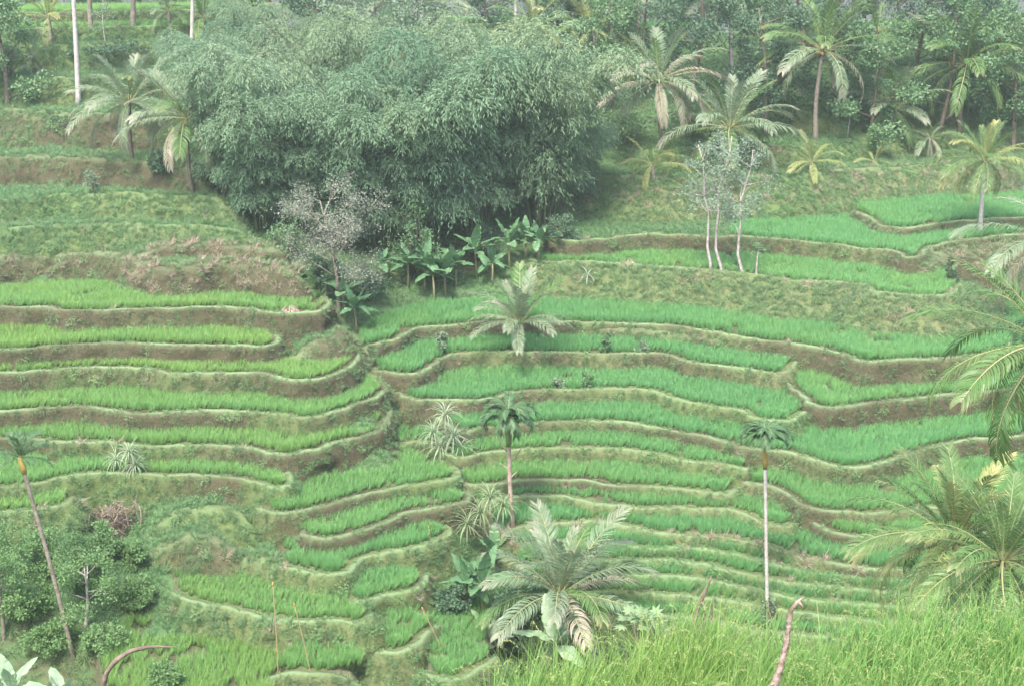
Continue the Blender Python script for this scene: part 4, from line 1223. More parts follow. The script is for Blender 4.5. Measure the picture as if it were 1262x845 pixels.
# ------------------------------------------------------------------ bamboo
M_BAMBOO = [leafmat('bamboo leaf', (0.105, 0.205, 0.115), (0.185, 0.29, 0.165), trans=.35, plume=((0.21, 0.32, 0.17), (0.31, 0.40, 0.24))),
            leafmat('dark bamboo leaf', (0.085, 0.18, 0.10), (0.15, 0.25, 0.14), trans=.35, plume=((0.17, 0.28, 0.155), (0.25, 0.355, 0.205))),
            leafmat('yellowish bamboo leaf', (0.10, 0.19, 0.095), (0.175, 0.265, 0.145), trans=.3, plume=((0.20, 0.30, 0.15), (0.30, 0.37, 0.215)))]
M_CULM = barkmat('bamboo culm', (0.075, 0.10, 0.045), (0.15, 0.16, 0.085), 3, .1)
def bamboo_proto(seed, H_, mat, label):
    r_ = random.Random(seed); g_ = np.random.default_rng(seed)
    root = empty('bamboo_clump', (0, 0, 0)); KIDS[root.name] = []
    Vs, Bv, Ts = [], [], []
    for c in range(17):
        a = c * 2.39996 + r_.uniform(-.3, .3); lean = r_.uniform(.12, .62) if c else .05
        h = H_ * r_.uniform(.72, 1.05)
        p = np.array([math.cos(a), math.sin(a), 0]) * r_.uniform(.05, .45)
        d = np.array([math.cos(a), math.sin(a), 0]); ang = lean * .35; P = []
        S = 14
        for k in range(S + 1):
            P.append(p.copy()); t = k / S
            p = p + (d * math.sin(ang) + np.array([0, 0, math.cos(ang)])) * h / S
            ang += lean * (.03 + .42 * t ** 2.2)
        m2 = MB(); m2.tube(P, [.045 * (1 - .85 * k / S) + .004 for k in range(S + 1)], 5)
        KIDS[root.name].append(child('culm', m2.mesh('culm', M_CULM), root))
        P = np.array(P)
        # leaf sprays gather in billowing domes that hang from the arching culm
        doms = [(.97, r_.uniform(.9, 1.45), 1100)] + [(t_, r_.uniform(.55, .9), 430) for t_ in (.32, .48, .62, .78)]
        for t, rad, nl_ in doms:
            f = min(t * S, S - 1e-3); i = int(f); q = P[i] + (P[i + 1] - P[i]) * (f - i)
            az = a + r_.uniform(-1.3, 1.3); rad *= H_ / 8
            out = (.15 if t > .9 else .95) * rad
            cc = q + np.array([math.cos(az) * out, math.sin(az) * out, -.25 * rad])
            ns = nl_ // 8                                  # sprays of eight leaves along one drooping branchlet
            dv = g_.normal(0, 1, (ns, 3)); dv /= np.linalg.norm(dv, axis=1)[:, None]
            dv[:, 2] = np.abs(dv[:, 2]) * 1.2 - .22
            lump = 1 + .5 * (vnoise(dv[:, 0] * 2.2 + c * 3, dv[:, 1] * 2.2, dv[:, 2] * 2.2 + t * 9) - .5)
            lat = np.cross(dv, [0, 0, 1.0]); lat /= np.linalg.norm(lat, axis=1)[:, None] + 1e-6
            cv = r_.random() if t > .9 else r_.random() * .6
            for j in range(8):
                u_ = (j + g_.random(ns)) / 8
                rr = (.55 + .62 * u_) * lump * rad
                c0 = cc + dv * rr[:, None] * np.array([1.1, 1.1, .85]) + g_.normal(0, .035, (ns, 3))
                c0[:, 2] -= .42 * rad * u_ ** 2 + .1 * rad
                sg = 1 if j % 2 else -1
                dd = dv * .9 + lat * sg * .55 + np.array([0, 0, -.35]) - np.outer(u_, [0, 0, .6]) + g_.normal(0, .22, (ns, 3))
                dd /= np.linalg.norm(dd, axis=1)[:, None]
                wd = np.cross(dd, g_.normal(0, .5, (ns, 3)) + np.array([0, 0, 1.0])); wd /= np.linalg.norm(wd, axis=1)[:, None]
                ln = g_.uniform(.12, .24, ns)[:, None]; wd = wd * g_.uniform(.016, .028, ns)[:, None]
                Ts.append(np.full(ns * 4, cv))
                Vs.append(np.stack([c0, c0 + dd * ln * .45 + wd, c0 + dd * ln + np.array([0, 0, -.03]), c0 + dd * ln * .45 - wd], 1))
            m3 = MB(); m3.tube([q, q + (cc - q) * .5 + np.array([0, 0, .1]), cc], [.012, .009, .004], 4)
            Bv.append(m3)
    V = np.concatenate(Vs).reshape(-1, 3)
    fs = [np.arange(len(V)).reshape(-1, 4)]; nl_ = len(fs[0]); off = len(V); VV = [V]
    for m3 in Bv:
        v3 = np.concatenate(m3.v); fs.append(np.array([f for f in m3.f if len(f) == 4]) + off); off += len(v3); VV.append(v3)
    fs = np.concatenate(fs)
    tt_ = np.concatenate(Ts + [np.zeros(sum(len(v_) for v_ in VV[1:]))])
    me = mesh_from('bamboo foliage', np.concatenate(VV), fs, mat, False, {'t': tt_})
    me.materials.append(M_CULM)
    if len(me.polygons) == len(fs): me.polygons.foreach_set('material_index', (np.arange(len(fs)) >= nl_).astype(np.int32))
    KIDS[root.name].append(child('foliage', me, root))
    tag(root, label, 'bamboo', 'bamboo clumps of the grove')
    return root
protos = None
BAM = [ # u, v of the foot, height px, proto, words
 (585, 300, 205, 0, 'big bamboo clump bulging over the banana row, centre of the grove front'),
 (668, 285, 185, 2, 'right hand bamboo clump with bare culms showing on the green slope'),
 (708, 262, 135, 1, 'lowest bamboo clump at the right end of the grove'),
 (530, 312, 215, 1, 'front bamboo clump left of the big bulging one'),
 (478, 318, 215, 0, 'bamboo clump rising behind the round green bush by the gully'),
 (425, 310, 195, 1, 'bamboo clump behind the beige bare tree'),
 (372, 296, 180, 0, 'bamboo clump behind the ridge of the left spur'),
 (322, 285, 165, 1, 'dark bamboo clump at the head of the left grass slope'),
 (285, 258, 150, 0, 'leftmost bamboo clump beside the palm with brown nuts'),
 (620, 240, 170, 0, 'pale topped bamboo clump in the second row, right of centre'),
 (560, 225, 160, 2, 'bamboo clump in the second row behind the big bulging one'),
 (500, 232, 170, 0, 'bamboo clump in the second row, centre left of the grove'),
 (440, 222, 170, 2, 'yellow tipped bamboo clump in the second row above the beige tree'),
 (385, 212, 160, 0, 'bamboo clump in the second row above the left spur'),
 (330, 205, 150, 2, 'bamboo clump in the second row nearest the grass slope palms'),
 (280, 190, 115, 1, 'low bamboo clump tucked behind the crown of the palm with nuts'),
 (678, 195, 118, 0, 'bamboo clump at the back right, level with the withered palm'),
 (595, 160, 98, 1, 'bamboo clump below the dark tree at top centre'),
 (530, 150, 110, 0, 'back row bamboo clump under the dark tree crown'),
 (470, 148, 118, 1, 'back row bamboo clump under the pale tall tree'),
 (410, 140, 112, 0, 'back row bamboo clump, third from its left end'),
 (355, 132, 105, 2, 'yellowish back row bamboo clump, second from its left end'),
 (300, 122, 90, 0, 'back row bamboo clump at the left end under the slender trunk'),
 (640, 128, 55, 2, 'small pale bamboo clump in front of the brown top centre bank'),
]
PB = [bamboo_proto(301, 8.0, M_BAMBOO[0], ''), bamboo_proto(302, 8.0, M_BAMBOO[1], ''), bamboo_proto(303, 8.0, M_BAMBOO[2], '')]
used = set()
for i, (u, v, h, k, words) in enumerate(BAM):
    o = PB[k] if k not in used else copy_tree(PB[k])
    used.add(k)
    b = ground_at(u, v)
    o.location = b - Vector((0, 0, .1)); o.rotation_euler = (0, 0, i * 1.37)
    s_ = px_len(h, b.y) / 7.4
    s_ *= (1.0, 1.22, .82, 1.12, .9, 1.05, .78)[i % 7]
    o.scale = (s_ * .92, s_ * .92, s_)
    o['label'] = words

# ------------------------------------------------------------------ trees and shrubs
def leaf_cloud(g_, centres, radii, n, size, flat=.75, droop=0):
    Vs = []
    for c, rr in zip(centres, radii):
        for _ in range(n):
            d = nrm(g_.normal(0, 1, 3)); d[2] = d[2] * flat
            p = c + d * rr * g_.random() ** .45
            ax = nrm(g_.normal(0, 1, 3) + d * .8 + np.array([0, 0, -droop])); s_ = size * g_.uniform(.6, 1.3)
            wd = nrm(np.cross(ax, g_.normal(0, 1, 3))) * s_ * .32
            Vs.append((p, p + ax * s_ * .5 + wd, p + ax * s_, p + ax * s_ * .5 - wd))
    V = np.array(Vs).reshape(-1, 3)
    return V, np.arange(len(V)).reshape(-1, 4)

def tree(label, b, H_, rad, leafmat_, bark, seed, name='tree', cat='tree', group=None, ncl=34, nleaf=70, size=.22, trunk_r=.14, bare=.35, flat=.75, lean=None, limbs=8, spread=1.0, clr=.36, droop=.2, sag=.05, sagx=None, nsub=3):
    r_ = random.Random(seed); g_ = np.random.default_rng(seed)
    root = empty(name, b); tag(root, label, cat, group)
    mb = MB()
    top = np.array([r_.uniform(-.1, .1) * H_, r_.uniform(-.1, .1) * H_, H_ * .82]) if lean is None else np.array(lean, float)
    P = bent((0, 0, -.3), top, 9, sag, seed) if sagx is None else [np.array([0, 0, -.3]) * (1 - q / 8) + top * q / 8 + np.array([sagx * H_ * math.sin(math.pi * q / 8) + .012 * H_ * math.sin(q * 2.1), 0, 0]) for q in range(9)]
    mb.tube(P, [trunk_r * (1.2 - .95 * i / 8) for i in range(9)], 7)
    cs, rs_ = [], []
    for i in range(limbs):
        f = bare + (1 - bare) * (i + r_.random() * .6) / limbs
        q = np.array(P[int(f * 8)]); az = i * 2.39996 + seed
        ln = rad * spread * (1.0 - .5 * max(0, f - .5)) * r_.uniform(.65, 1.05)
        e = r_.uniform(.2, .9)
        d = np.array([math.cos(az) * math.cos(e), math.sin(az) * math.cos(e), math.sin(e)])
        Q = bent(q, q + d * ln, 5, .12, seed + i)
        mb.tube(Q, [trunk_r * .4, trunk_r * .32, trunk_r * .24, trunk_r * .16, trunk_r * .07], 5)
        for s_ in range(nsub):
            q2 = np.array(Q[2 + s_ % 3]); d2 = nrm(d + g_.normal(0, .6, 3) + np.array([0, 0, .25])); l2 = rad * r_.uniform(.2, .5)
            mb.tube([q2, q2 + d2 * l2 * .5, q2 + d2 * l2], [trunk_r * .14, trunk_r * .1, trunk_r * .04], 4)
            cs.append(q2 + d2 * l2); rs_.append(rad * clr * r_.uniform(.6, 1.1))
        cs.append(np.array(Q[-1])); rs_.append(rad * clr * r_.uniform(.6, 1.1))
    while len(cs) < ncl:
        d = nrm(g_.normal(0, 1, 3)); cs.append(np.array([0, 0, H_ * (.5 + bare * .5)]) + top * .15 + d * np.array([rad, rad, H_ * (1 - bare) * .5]) * r_.uniform(.5, .85)); rs_.append(rad * clr * r_.uniform(.5, .9))
    child('trunk', mb.mesh('tree trunk', bark), root)
    V, f = leaf_cloud(g_, cs, rs_, nleaf, size, flat, droop)
    child('crown', mesh_from('tree crown', V, f, leafmat_, False), root)
    return root

M_T1 = leafmat('dark tree leaf', (0.075, 0.145, 0.08), (0.12, 0.2, 0.11), trans=.3)
M_T2 = leafmat('mid tree leaf', (0.105, 0.205, 0.09), (0.165, 0.27, 0.125), trans=.3)
M_T3 = leafmat('pale tree leaf', (0.14, 0.21, 0.12), (0.22, 0.29, 0.18), trans=.25)
M_T6 = leafmat('fresh shrub leaf', (0.14, 0.26, 0.095), (0.22, 0.35, 0.14), trans=.4, rough=.75)
M_T4 = leafmat('silvery leaf', (0.19, 0.27, 0.18), (0.28, 0.35, 0.25), trans=.3)
M_T5 = leafmat('beige twig leaf', (0.17, 0.195, 0.14), (0.275, 0.285, 0.22), trans=.2)
GT_ = 'dark trees along the upper edge'
def tree_px(label, ub, vb, hpx, rpx, mat, seed, ydist=None, **k):
    if ydist: p = at_y(ub, vb, ydist); b = Vector((p.x, ydist, float(height(p.x, ydist))))
    else: b = ground_at(ub, vb)
    return tree(label, b, px_len(hpx, b.y), px_len(rpx, b.y), mat, k.pop('bark', M_BROWNBARK), seed, **k)

LINE = [ # u, y distance, height px, radius px, kind, words
 (755, 93, 120, 42, 1, 'mid green tree right of the yellowish top centre palm'),
 (800, 97, 150, 48, 0, 'dark tree behind the crown of the tall withered palm'),
 (850, 92, 165, 52, 0, 'broad dark tree between the withered palm and the pale sweeping palm'),
 (905, 95, 170, 50, 1, 'big tree above the pale sweeping palm'),
 (948, 90, 150, 44, 0, 'dark tree left of the tallest upper right palm'),
 (990, 98, 165, 46, 1, 'tree directly behind the tallest upper right palm'),
 (1035, 93, 160, 46, 0, 'dark tree right of the tallest upper right palm'),
 (1080, 90, 140, 42, 1, 'feathery mid green tree behind the folded palm crown'),
 (1125, 96, 165, 46, 0, 'dark tree between the folded palm and the dense green palm'),
 (1165, 92, 150, 44, 1, 'tree left behind the dense green palm'),
 (1215, 95, 165, 48, 0, 'dark tree right behind the dense green palm'),
 (1262, 91, 150, 46, 1, 'tree cut by the right edge at the top'),
 (1310, 95, 150, 46, 0, 'dark tree just beyond the right edge at the top'),
 (780, 108, 150, 50, 0, 'far dark tree at the top edge above the withered palm'),
 (870, 110, 160, 55, 0, 'far dark tree at the top edge right of the withered palm'),
 (960, 110, 160, 55, 0, 'far dark tree at the top edge left of the tallest palm'),
 (1050, 110, 160, 55, 0, 'far dark tree at the top edge right of the tallest palm'),
 (1140, 110, 160, 55, 0, 'far dark tree at the top edge above the folded palm'),
 (1230, 110, 160, 55, 0, 'far dark tree at the top right corner'),
 (690, 112, 85, 40, 1, 'hazy far tree between the top centre palms'),
 (600, 112, 90, 40, 0, 'hazy far tree left of the pale green top centre palm'),
 (715, 104, 75, 30, 0, 'hazy dark tree just left of the yellowish top centre palm'),
 (520, 100, 92, 40, 2, 'pale tree under the white sky gap at the top'),
 (470, 92, 150, 58, 2, 'large pale tall tree behind the bamboo'),
 (395, 96, 130, 50, 0, 'dark blue green tree behind the bamboo at the top edge'),
 (340, 98, 115, 42, 2, 'pale tree behind the left half of the bamboo'),
 (572, 88, 108, 40, 0, 'dark round topped tree behind the bamboo at top centre'),
 (2, 84, 120, 42, 1, 'green tree cut by the left edge at the top'),
 (70, 108, 80, 40, 0, 'dark tree behind the small yellowish palm at upper left'),
 (140, 110, 80, 40, 1, 'far tree behind the stout brown trunk at upper left'),
 (215, 110, 80, 40, 0, 'far dark tree above the small upright palm'),
 (280, 108, 85, 40, 1, 'far tree at the top edge left of the bamboo'),
]
for i, (u, y, h, r0, k, words) in enumerate(LINE):
    p = at_y(u, 60, y)
    b = Vector((p.x, y, float(height(p.x, y))))
    vb_ = 0
    tree(words, b, px_len(h * 1.22, y), px_len(r0 * 1.1, y), (M_T1, M_T2, M_T3)[k], M_BROWNBARK, 400 + i, group=GT_, nleaf=150, size=.2, bare=.2, ncl=44, trunk_r=.14)
FAR = [(385, 116), (425, 122), (455, 128), (575, 122), (612, 126), (655, 124), (700, 120), (742, 126), (785, 122), (825, 128), (865, 122), (905, 126), (945, 121), (985, 127), (1025, 122), (1065, 128), (1105, 121), (1145, 127), (1185, 122), (1225, 127), (1265, 122), (20, 122), (105, 124), (180, 122), (245, 126), (320, 120)]
for i, (u, y) in enumerate(FAR):
    p = at_y(u, 60, y); b = Vector((p.x, y, float(height(p.x, y))))
    tree('hazy tree closing the view behind the terraces along the top edge', b, px_len(120 + (i * 37) % 50, y), px_len(38 + (i * 13) % 14, y), (M_T1, M_T2, M_T1, M_T3)[i % 4], M_BROWNBARK, 700 + i, group='far tree line', nleaf=110, size=.24, bare=.12, ncl=34, trunk_r=.14)
def bush(label, ub, vb, hpx, rpx, mat, seed, name='shrub', cat='shrub', group=None, n=80, size=.13, ydist=None, ncl=24, flat=.8):
    if ydist: p = at_y(ub, vb, ydist); b = Vector((p.x, ydist, float(height(p.x, ydist))))
    else: b = ground_at(ub, vb)
    H_, r0 = px_len(hpx, b.y), px_len(rpx, b.y)
    r_ = random.Random(seed); g_ = np.random.default_rng(seed)
    root = empty(name, b); tag(root, label, cat, group)
    mb = MB(); cs, rs_ = [], []
    for i in range(ncl):
        az = i * 2.39996; f = math.sqrt((i + .5) / ncl)
        c = np.array([math.cos(az) * r0 * f * .8, math.sin(az) * r0 * f * .8, H_ * r_.uniform(.2, 1.1) * (1 - .45 * f * f)])
        mb.tube(bent((0, 0, -.1), c, 4, .1, seed + i), [.035, .028, .02, .008], 4)
        cs.append(c); rs_.append(max(.1, min(H_, r0 * 1.3) * .30 * r_.uniform(.45, 1.25)))
    child('stem', mb.mesh('shrub stems', M_BROWNBARK), root)
    V, f = leaf_cloud(g_, cs, rs_, n, size, flat, .1)
    child('foliage', mesh_from('shrub foliage', V, f, mat, False), root)
    return root

tree_px('beige nearly bare bushy tree on the edge of the gully in front of the bamboo', 417, 392, 178, 62, M_T5, 470, trunk_r=.10, nleaf=80, ncl=112, size=.085, bare=.30, bark=M_TRUNK, limbs=17, clr=.24, nsub=6)
tree_px('small dark tree below the beige bare tree, leaning over the gully', 398, 372, 60, 26, M_T1, 471, trunk_r=.06, nleaf=60, ncl=20, size=.14)
bush('round fresh green bush at the front of the bamboo beside the gully', 508, 340, 82, 34, M_T2, 472, n=110, size=.14, ncl=22)
for i, (u, v, h, r0, words) in enumerate([
    (455, 372, 40, 26, 'dark undergrowth in the gully left of the round green bush'),
    (545, 348, 34, 26, 'undergrowth between the banana plants, below the big bulging bamboo'),
    (600, 318, 34, 28, 'undergrowth behind the taller banana plants at the bamboo foot'),
    (690, 300, 30, 24, 'low undergrowth at the right end of the banana row'),
    (352, 318, 40, 28, 'dark undergrowth under the bamboo along the left spur ridge'),
    (300, 262, 34, 26, 'dark undergrowth at the bamboo foot beside the palm with nuts'),
    (268, 236, 30, 20, 'weedy undergrowth right beside the trunk of the palm with nuts')]):
    bush(words, u, v, h, r0, M_T1 if i % 3 != 1 else M_T2, 580 + i, n=130, size=.12, ncl=18, group='undergrowth along the bamboo foot')
bush('dark broad leaved shrub at the head of the left grass slope', 207, 216, 24, 26, M_T1, 473, size=.2)
bush('dark round clipped looking bush on the dry slope at right', 1171, 349, 28, 10, M_T1, 474, n=70, size=.09, ncl=14)
bush('pale small tree in front of the brown top centre bank', 697, 92, 34, 18, M_T3, 475, n=50, size=.16)
bush('light green round shrub at the foot of the dark upper right trees', 957, 146, 54, 32, M_T2, 476, n=90, size=.2)
bush('mid green shrub right of the folded palm under the dark trees', 1130, 140, 40, 30, M_T1, 477, n=80, size=.2)
bush('shadowy shrub between two upper right trunks', 1040, 146, 36, 26, M_T1, 478, n=80, size=.2)
bush('dark shrub at the right edge below the corner palm', 1246, 150, 42, 30, M_T2, 479, n=80, size=.2)
bush('bushy growth left of the pale sweeping palm', 850, 170, 44, 30, M_T2, 480, n=80, size=.18)
bush('low dark growth under the pale sweeping palm', 880, 205, 40, 36, M_T1, 481, n=80, size=.18)
bush('leafy shrub right of the bamboo on the grass slope', 765, 178, 48, 30, M_T2, 482, n=80, size=.18)
bush('weedy shrub on the reddish bank at upper left', 85, 178, 40, 26, M_T2, 483, n=60, size=.16)
bush('dark shrub at the left edge of the upper left terraces', 12, 98, 40, 24, M_T2, 484, n=60, size=.16)
bush('shrub below the low bushy palm at the top left', 130, 78, 24, 60, M_T1, 485, n=70, size=.18)

# white stemmed trees
GW = 'white stemmed slender trees on the dry bank'
for i, (ub, vb, ut, vt, rp, words) in enumerate([(874, 347, 862, 178, 30, 'white stemmed slender tree on the dry bank, its left trunk of three'),
                                      (890, 348, 904, 168, 32, 'white stemmed slender tree on the dry bank, the curved middle trunk of three'),
                                      (915, 351, 930, 185, 30, 'white stemmed slender tree on the dry bank, the right trunk of three')]):
    b = ground_at(ub, vb); t = np.array(at_y(ut, vt, b.y)) - np.array(b)
    tree(words, b, t[2] * 1.06, px_len(rp, b.y), M_T4, M_WHITEBARK, 490 + i, group=GW, nleaf=46, ncl=46, size=.10, trunk_r=.075, bare=.45, lean=t, limbs=12, clr=.40, droop=.1, sagx=(.02, -.07, -.06)[i])
b = ground_at(932, 353)
tree('thin white sapling with a small green tuft right of the three white trunks', b, px_len(44, b.y), px_len(9, b.y), M_T2, M_WHITEBARK, 494, nleaf=22, ncl=10, size=.1, trunk_r=.06, bare=.75, limbs=4, name='sapling', cat='sapling')

for i, (u, v, h, r0, mat, words) in enumerate([
    (745, 447, 32, 6, M_T2, 'narrow young tree standing on the bank right of the small middle palm'),
    (791, 452, 34, 7, M_T3, 'pale young tree second to the right of the small middle palm'),
    (724, 488, 34, 6, M_T2, 'narrow young tree on the second bank below the small middle palm'),
    (690, 490, 26, 6, M_T3, 'faint young tree left of the narrow one on the second bank below the middle palm'),
    (117, 246, 40, 9, M_T3, 'pale green sapling in front of the bare bank at upper left'),
    (546, 440, 34, 7, M_T3, 'pale weed like sapling at the left end of the upper amphitheatre paddies'),
    (1043, 176, 52, 10, M_T2, 'leaning thin tree right of the tallest upper right palm'),
    (131, 54, 60, 14, M_T3, 'thin bent pale tree between two trunks at upper left')]):
    b = ground_at(u, v)
    tree(words, b, px_len(h, b.y), px_len(r0, b.y), mat, M_BROWNBARK if i < 6 else M_TRUNKPALE, 500 + i, name='sapling', cat='sapling', nleaf=30, ncl=12, size=.1, trunk_r=.035, bare=.4, limbs=5, group='young saplings on the banks', clr=.55)

# bottom left growth
tree_px('small tree with a pale forked trunk among the shrubs at lower left', 104, 772, 104, 46, M_T6, 520, trunk_r=.07, nleaf=130, ncl=30, size=.09, bark=M_WHITEBARK, bare=.45)
tree_px('light leaved tree at the left edge of the lower left thicket', 4, 790, 170, 42, M_T6, 521, trunk_r=.07, nleaf=130, ncl=32, size=.09, bark=M_TRUNK, bare=.5)
for i, (u, v, h, r0, mat, words) in enumerate([
    (96, 720, 62, 34, M_T6, 'tall leafy shrub beside the leaning areca at lower left'),
    (128, 690, 44, 26, M_T6, 'dense shrub directly under the dead brush heap'),
    (50, 700, 52, 34, M_T6, 'pale leaved shrub left of the leaning areca trunk'),
    (30, 760, 56, 40, M_T6, 'spreading green shrub at the left edge below the pale one'),
    (62, 800, 40, 40, M_T6, 'low shrub at the foot of the leaning areca'),
    (130, 800, 34, 34, M_T6, 'low bright shrub right of the foot of the leaning areca'),
    (170, 745, 34, 24, M_T6, 'light weedy shrub on the mossy slope left of the broad paddy'),
    (165, 700, 36, 20, M_T6, 'small leafy shrub under the mossy hump'),
    (205, 850, 34, 24, M_T6, 'pale bush at the bottom edge beside the lowest left paddy'),
    (635, 800, 44, 26, M_T1, 'dark bush beneath the big low palm, beside the bluish banana'),
    (560, 755, 40, 26, M_T1, 'shaded bush at the foot of the banana clump'),
    (640, 770, 46, 40, M_T1, 'shaded growth under the left fronds of the big low palm')]):
    bush(words, u, v, h, r0, mat, 530 + i, group='shrubs of the lower left thicket' if i < 9 else 'shrubs of the valley bottom', n=150, size=.105)
bush('climbing vine shrub with bluish round leaves in front of the lower right palms', 1166, 800, 100, 30, M_T3, 550, n=60, size=.17, ydist=27, ncl=22)
bush('dark undergrowth at the foot of the lower right palms', 1225, 800, 62, 60, M_T1, 551, n=80, size=.22, ydist=29, ncl=22)
bush('weedy bush left of the lower right palms, above the rice tips', 1110, 800, 30, 34, M_T2, 552, n=60, size=.16, ydist=30)
bush('vine wrapped round the foot of the thin white areca trunk', 946, 800, 44, 10, M_T3, 553, n=30, size=.12, ydist=44.6, ncl=10)

# papaya like plant with lobed leaves
b = at_y(800, 836, 14.2); b.z = float(height(b.x, b.y))
M_PAP = leafmat('papaya leaf', (0.17, 0.27, 0.12), (0.27, 0.37, 0.19), trans=.3)
root = empty('papaya_plant', b); tag(root, 'young papaya with a whorl of pale lobed leaves at the tip of the foreground rice', 'papaya plant')
t = np.array(at_y(782, 768, b.y)) - np.array(b)
mb = MB(); mb.tube(bent((0, 0, -.1), t, 6, .04, 3), [.022, .02, .018, .016, .014, .012], 6)
mb.tube(bent((.03, 0, -.1), t + np.array([.16, .02, -.04]), 6, .04, 5), [.018, .017, .016, .014, .012, .01], 6)
child('stem', mb.mesh('papaya stem', M_BROWNBARK), root)
for i in range(15):
    az = i * 2.39996; e = R(55 - 60 * i / 15); l = .17
    hub = t + (np.array([.16, .02, -.04]) if i % 2 else 0)
    d = np.array([math.cos(az) * math.cos(e), math.sin(az) * math.cos(e), math.sin(e)])
    c = hub + d * l; mb = MB()
    mb.blade([hub, c], [.008, .006], nrm(np.cross(d, [0, 0, 1])), [0, .2])
    sdv = nrm(np.cross(d, [0, 0, 1]))
    for q in range(7):
        a2 = (q - 3) * .62; dd = nrm(d * math.cos(a2) + sdv * math.sin(a2) + np.array([0, 0, -.25])); ll = .10 * (1.2 - abs(q - 3) * .14)
        mb.blade([c, c + dd * ll * .5, c + dd * ll], [.012, .04, .004], nrm(np.cross(dd, np.cross(d, sdv))), [.3, .6, 1])
    child('leaf', mb.mesh('papaya leaf', M_PAP, False), root)

# ------------------------------------------------------------------ dead wood, stakes, straw
M_DEAD = barkmat('dead wood', (0.17, 0.12, 0.095), (0.40, 0.31, 0.26), 18, .6)
M_DEADBROWN = barkmat('dark dead wood', (0.13, 0.1, 0.075), (0.24, 0.18, 0.14), 14, .35)
M_STAKE = barkmat('bamboo stake', (0.26, 0.2, 0.1), (0.38, 0.3, 0.17), 4, .1)
M_TIP = barkmat('orange stake joint', (0.38, 0.2, 0.07), (0.46, 0.27, 0.1), 3, .1)
M_REDSTRAW = leafmat('pinkish straw', (0.42, 0.27, 0.22), (0.56, 0.4, 0.35), trans=.15)

def stake(label, ub, vb, ut, vt, rpx, tip=True, joints=()):
    b = ground_at(ub, vb); t = np.array(at_y(ut, vt, b.y)) - np.array(b); r0 = px_len(rpx * .6, b.y)
    root = empty('bamboo_stake', b); tag(root, label, 'stake', 'thin bamboo stakes in the lower paddies')
    mb = MB(); mb.tube(bent((0, 0, -.3), t, 7, .012, int(ub)), [r0 * (1 - .3 * i / 6) for i in range(7)], 6)
    child('pole', mb.mesh('stake pole', M_STAKE), root)
    for f in ((.97,) if tip else ()) + tuple(joints):
        mb = MB(); c = t * f; d = nrm(t); mb.tube([c - d * .07, c - d * .03, c + d * .03, c + d * .07], [r0 * .8, r0 * 1.15, r0 * 1.15, r0 * .8], 6)
        child('joint', mb.mesh('stake joint', M_TIP), root)
stake('tall straight bamboo stake in the broad lower paddy', 343, 835, 336, 716, 1.7)
stake('leaning bamboo stake with an orange knot beside the broad lower paddy', 385, 832, 362, 742, 1.5, True, (.35,))
stake('short thin stake tilting left under the S shaped paddy', 536, 690, 528, 648, 1.0)
stake('orange tipped stake slanting over the lowest right hand paddy of the spur', 548, 800, 520, 748, 1.4, True, (.1,))
stake('bare slanting stick in front of the small pale lipped paddy', 516, 835, 494, 780, 1.2, False)
stake('short stub of a stake at the bottom edge of the lowest paddy', 433, 850, 430, 827, 1.3, False)

# brush heap
b = ground_at(140, 660)
r_ = random.Random(77)
root = empty('brush_heap', b); tag(root, 'tangled heap of dead pinkish brushwood on the left slope', 'brush heap')
w_ = px_len(34, b.y); mb = MB(); mb2 = MB()
for i in range(220):
    c = np.array([r_.gauss(0, .5) * w_ + .05, r_.gauss(0, .3) * w_, r_.uniform(-.2, 1.25) * w_])
    d = nrm([r_.gauss(0, .9), r_.gauss(0, .5), r_.gauss(.2, .9)]) * r_.uniform(.3, .9)
    (mb if i % 2 else mb2).tube(bent(c - d * .5, c + d * .5, 5, .15, i), [.022, .02, .017, .013, .006], 4)
child('twig_tangle', mb.mesh('twig tangle', M_DEAD), root)
child('branch_tangle', mb2.mesh('branch tangle', M_DEADBROWN), root)

# straw bundles
def straw(label, ub, vb, wpx, hpx, seed, mat=M_REDSTRAW, n=160):
    b = ground_at(ub, vb); r_ = random.Random(seed); w, h = px_len(wpx, b.y), px_len(hpx, b.y)
    mb = MB()
    for i in range(n):
        a = r_.uniform(0, 6.28); rr = w * math.sqrt(r_.random()) * .5
        c = np.array([math.cos(a) * rr, math.sin(a) * rr * .7, h * (1 - (rr / w * 2) ** 2) * r_.uniform(.5, 1)])
        d = nrm([math.cos(a + r_.gauss(0, .5)), math.sin(a + r_.gauss(0, .5)), -.5]); l = r_.uniform(.2, .45)
        mb.blade([c, c + d * l * .5, c + d * l + np.array([0, 0, -.08])], [.02, .02, .005], nrm(np.cross(d, [0, 0, 1])), [0, .5, 1])
    o = bpy.data.objects.new('straw_pile', mb.mesh('straw pile', mat, False)); COL.objects.link(o); o.location = b
    tag(o, label, 'straw', None)
straw('small pink heap of dead straw on the shoulder of the left spur', 358, 392, 20, 10, 1)
straw('pinkish straw heap lying on the upper right paddy lip', 776, 331, 30, 6, 2)
straw('grey brown straw spread on the bank above the foreground rice', 965, 690, 60, 5, 3, M_STRAW, 260)
straw('dead straw wisps under the right end of the winding bank', 800, 582, 44, 5, 4, M_STRAW, 160)

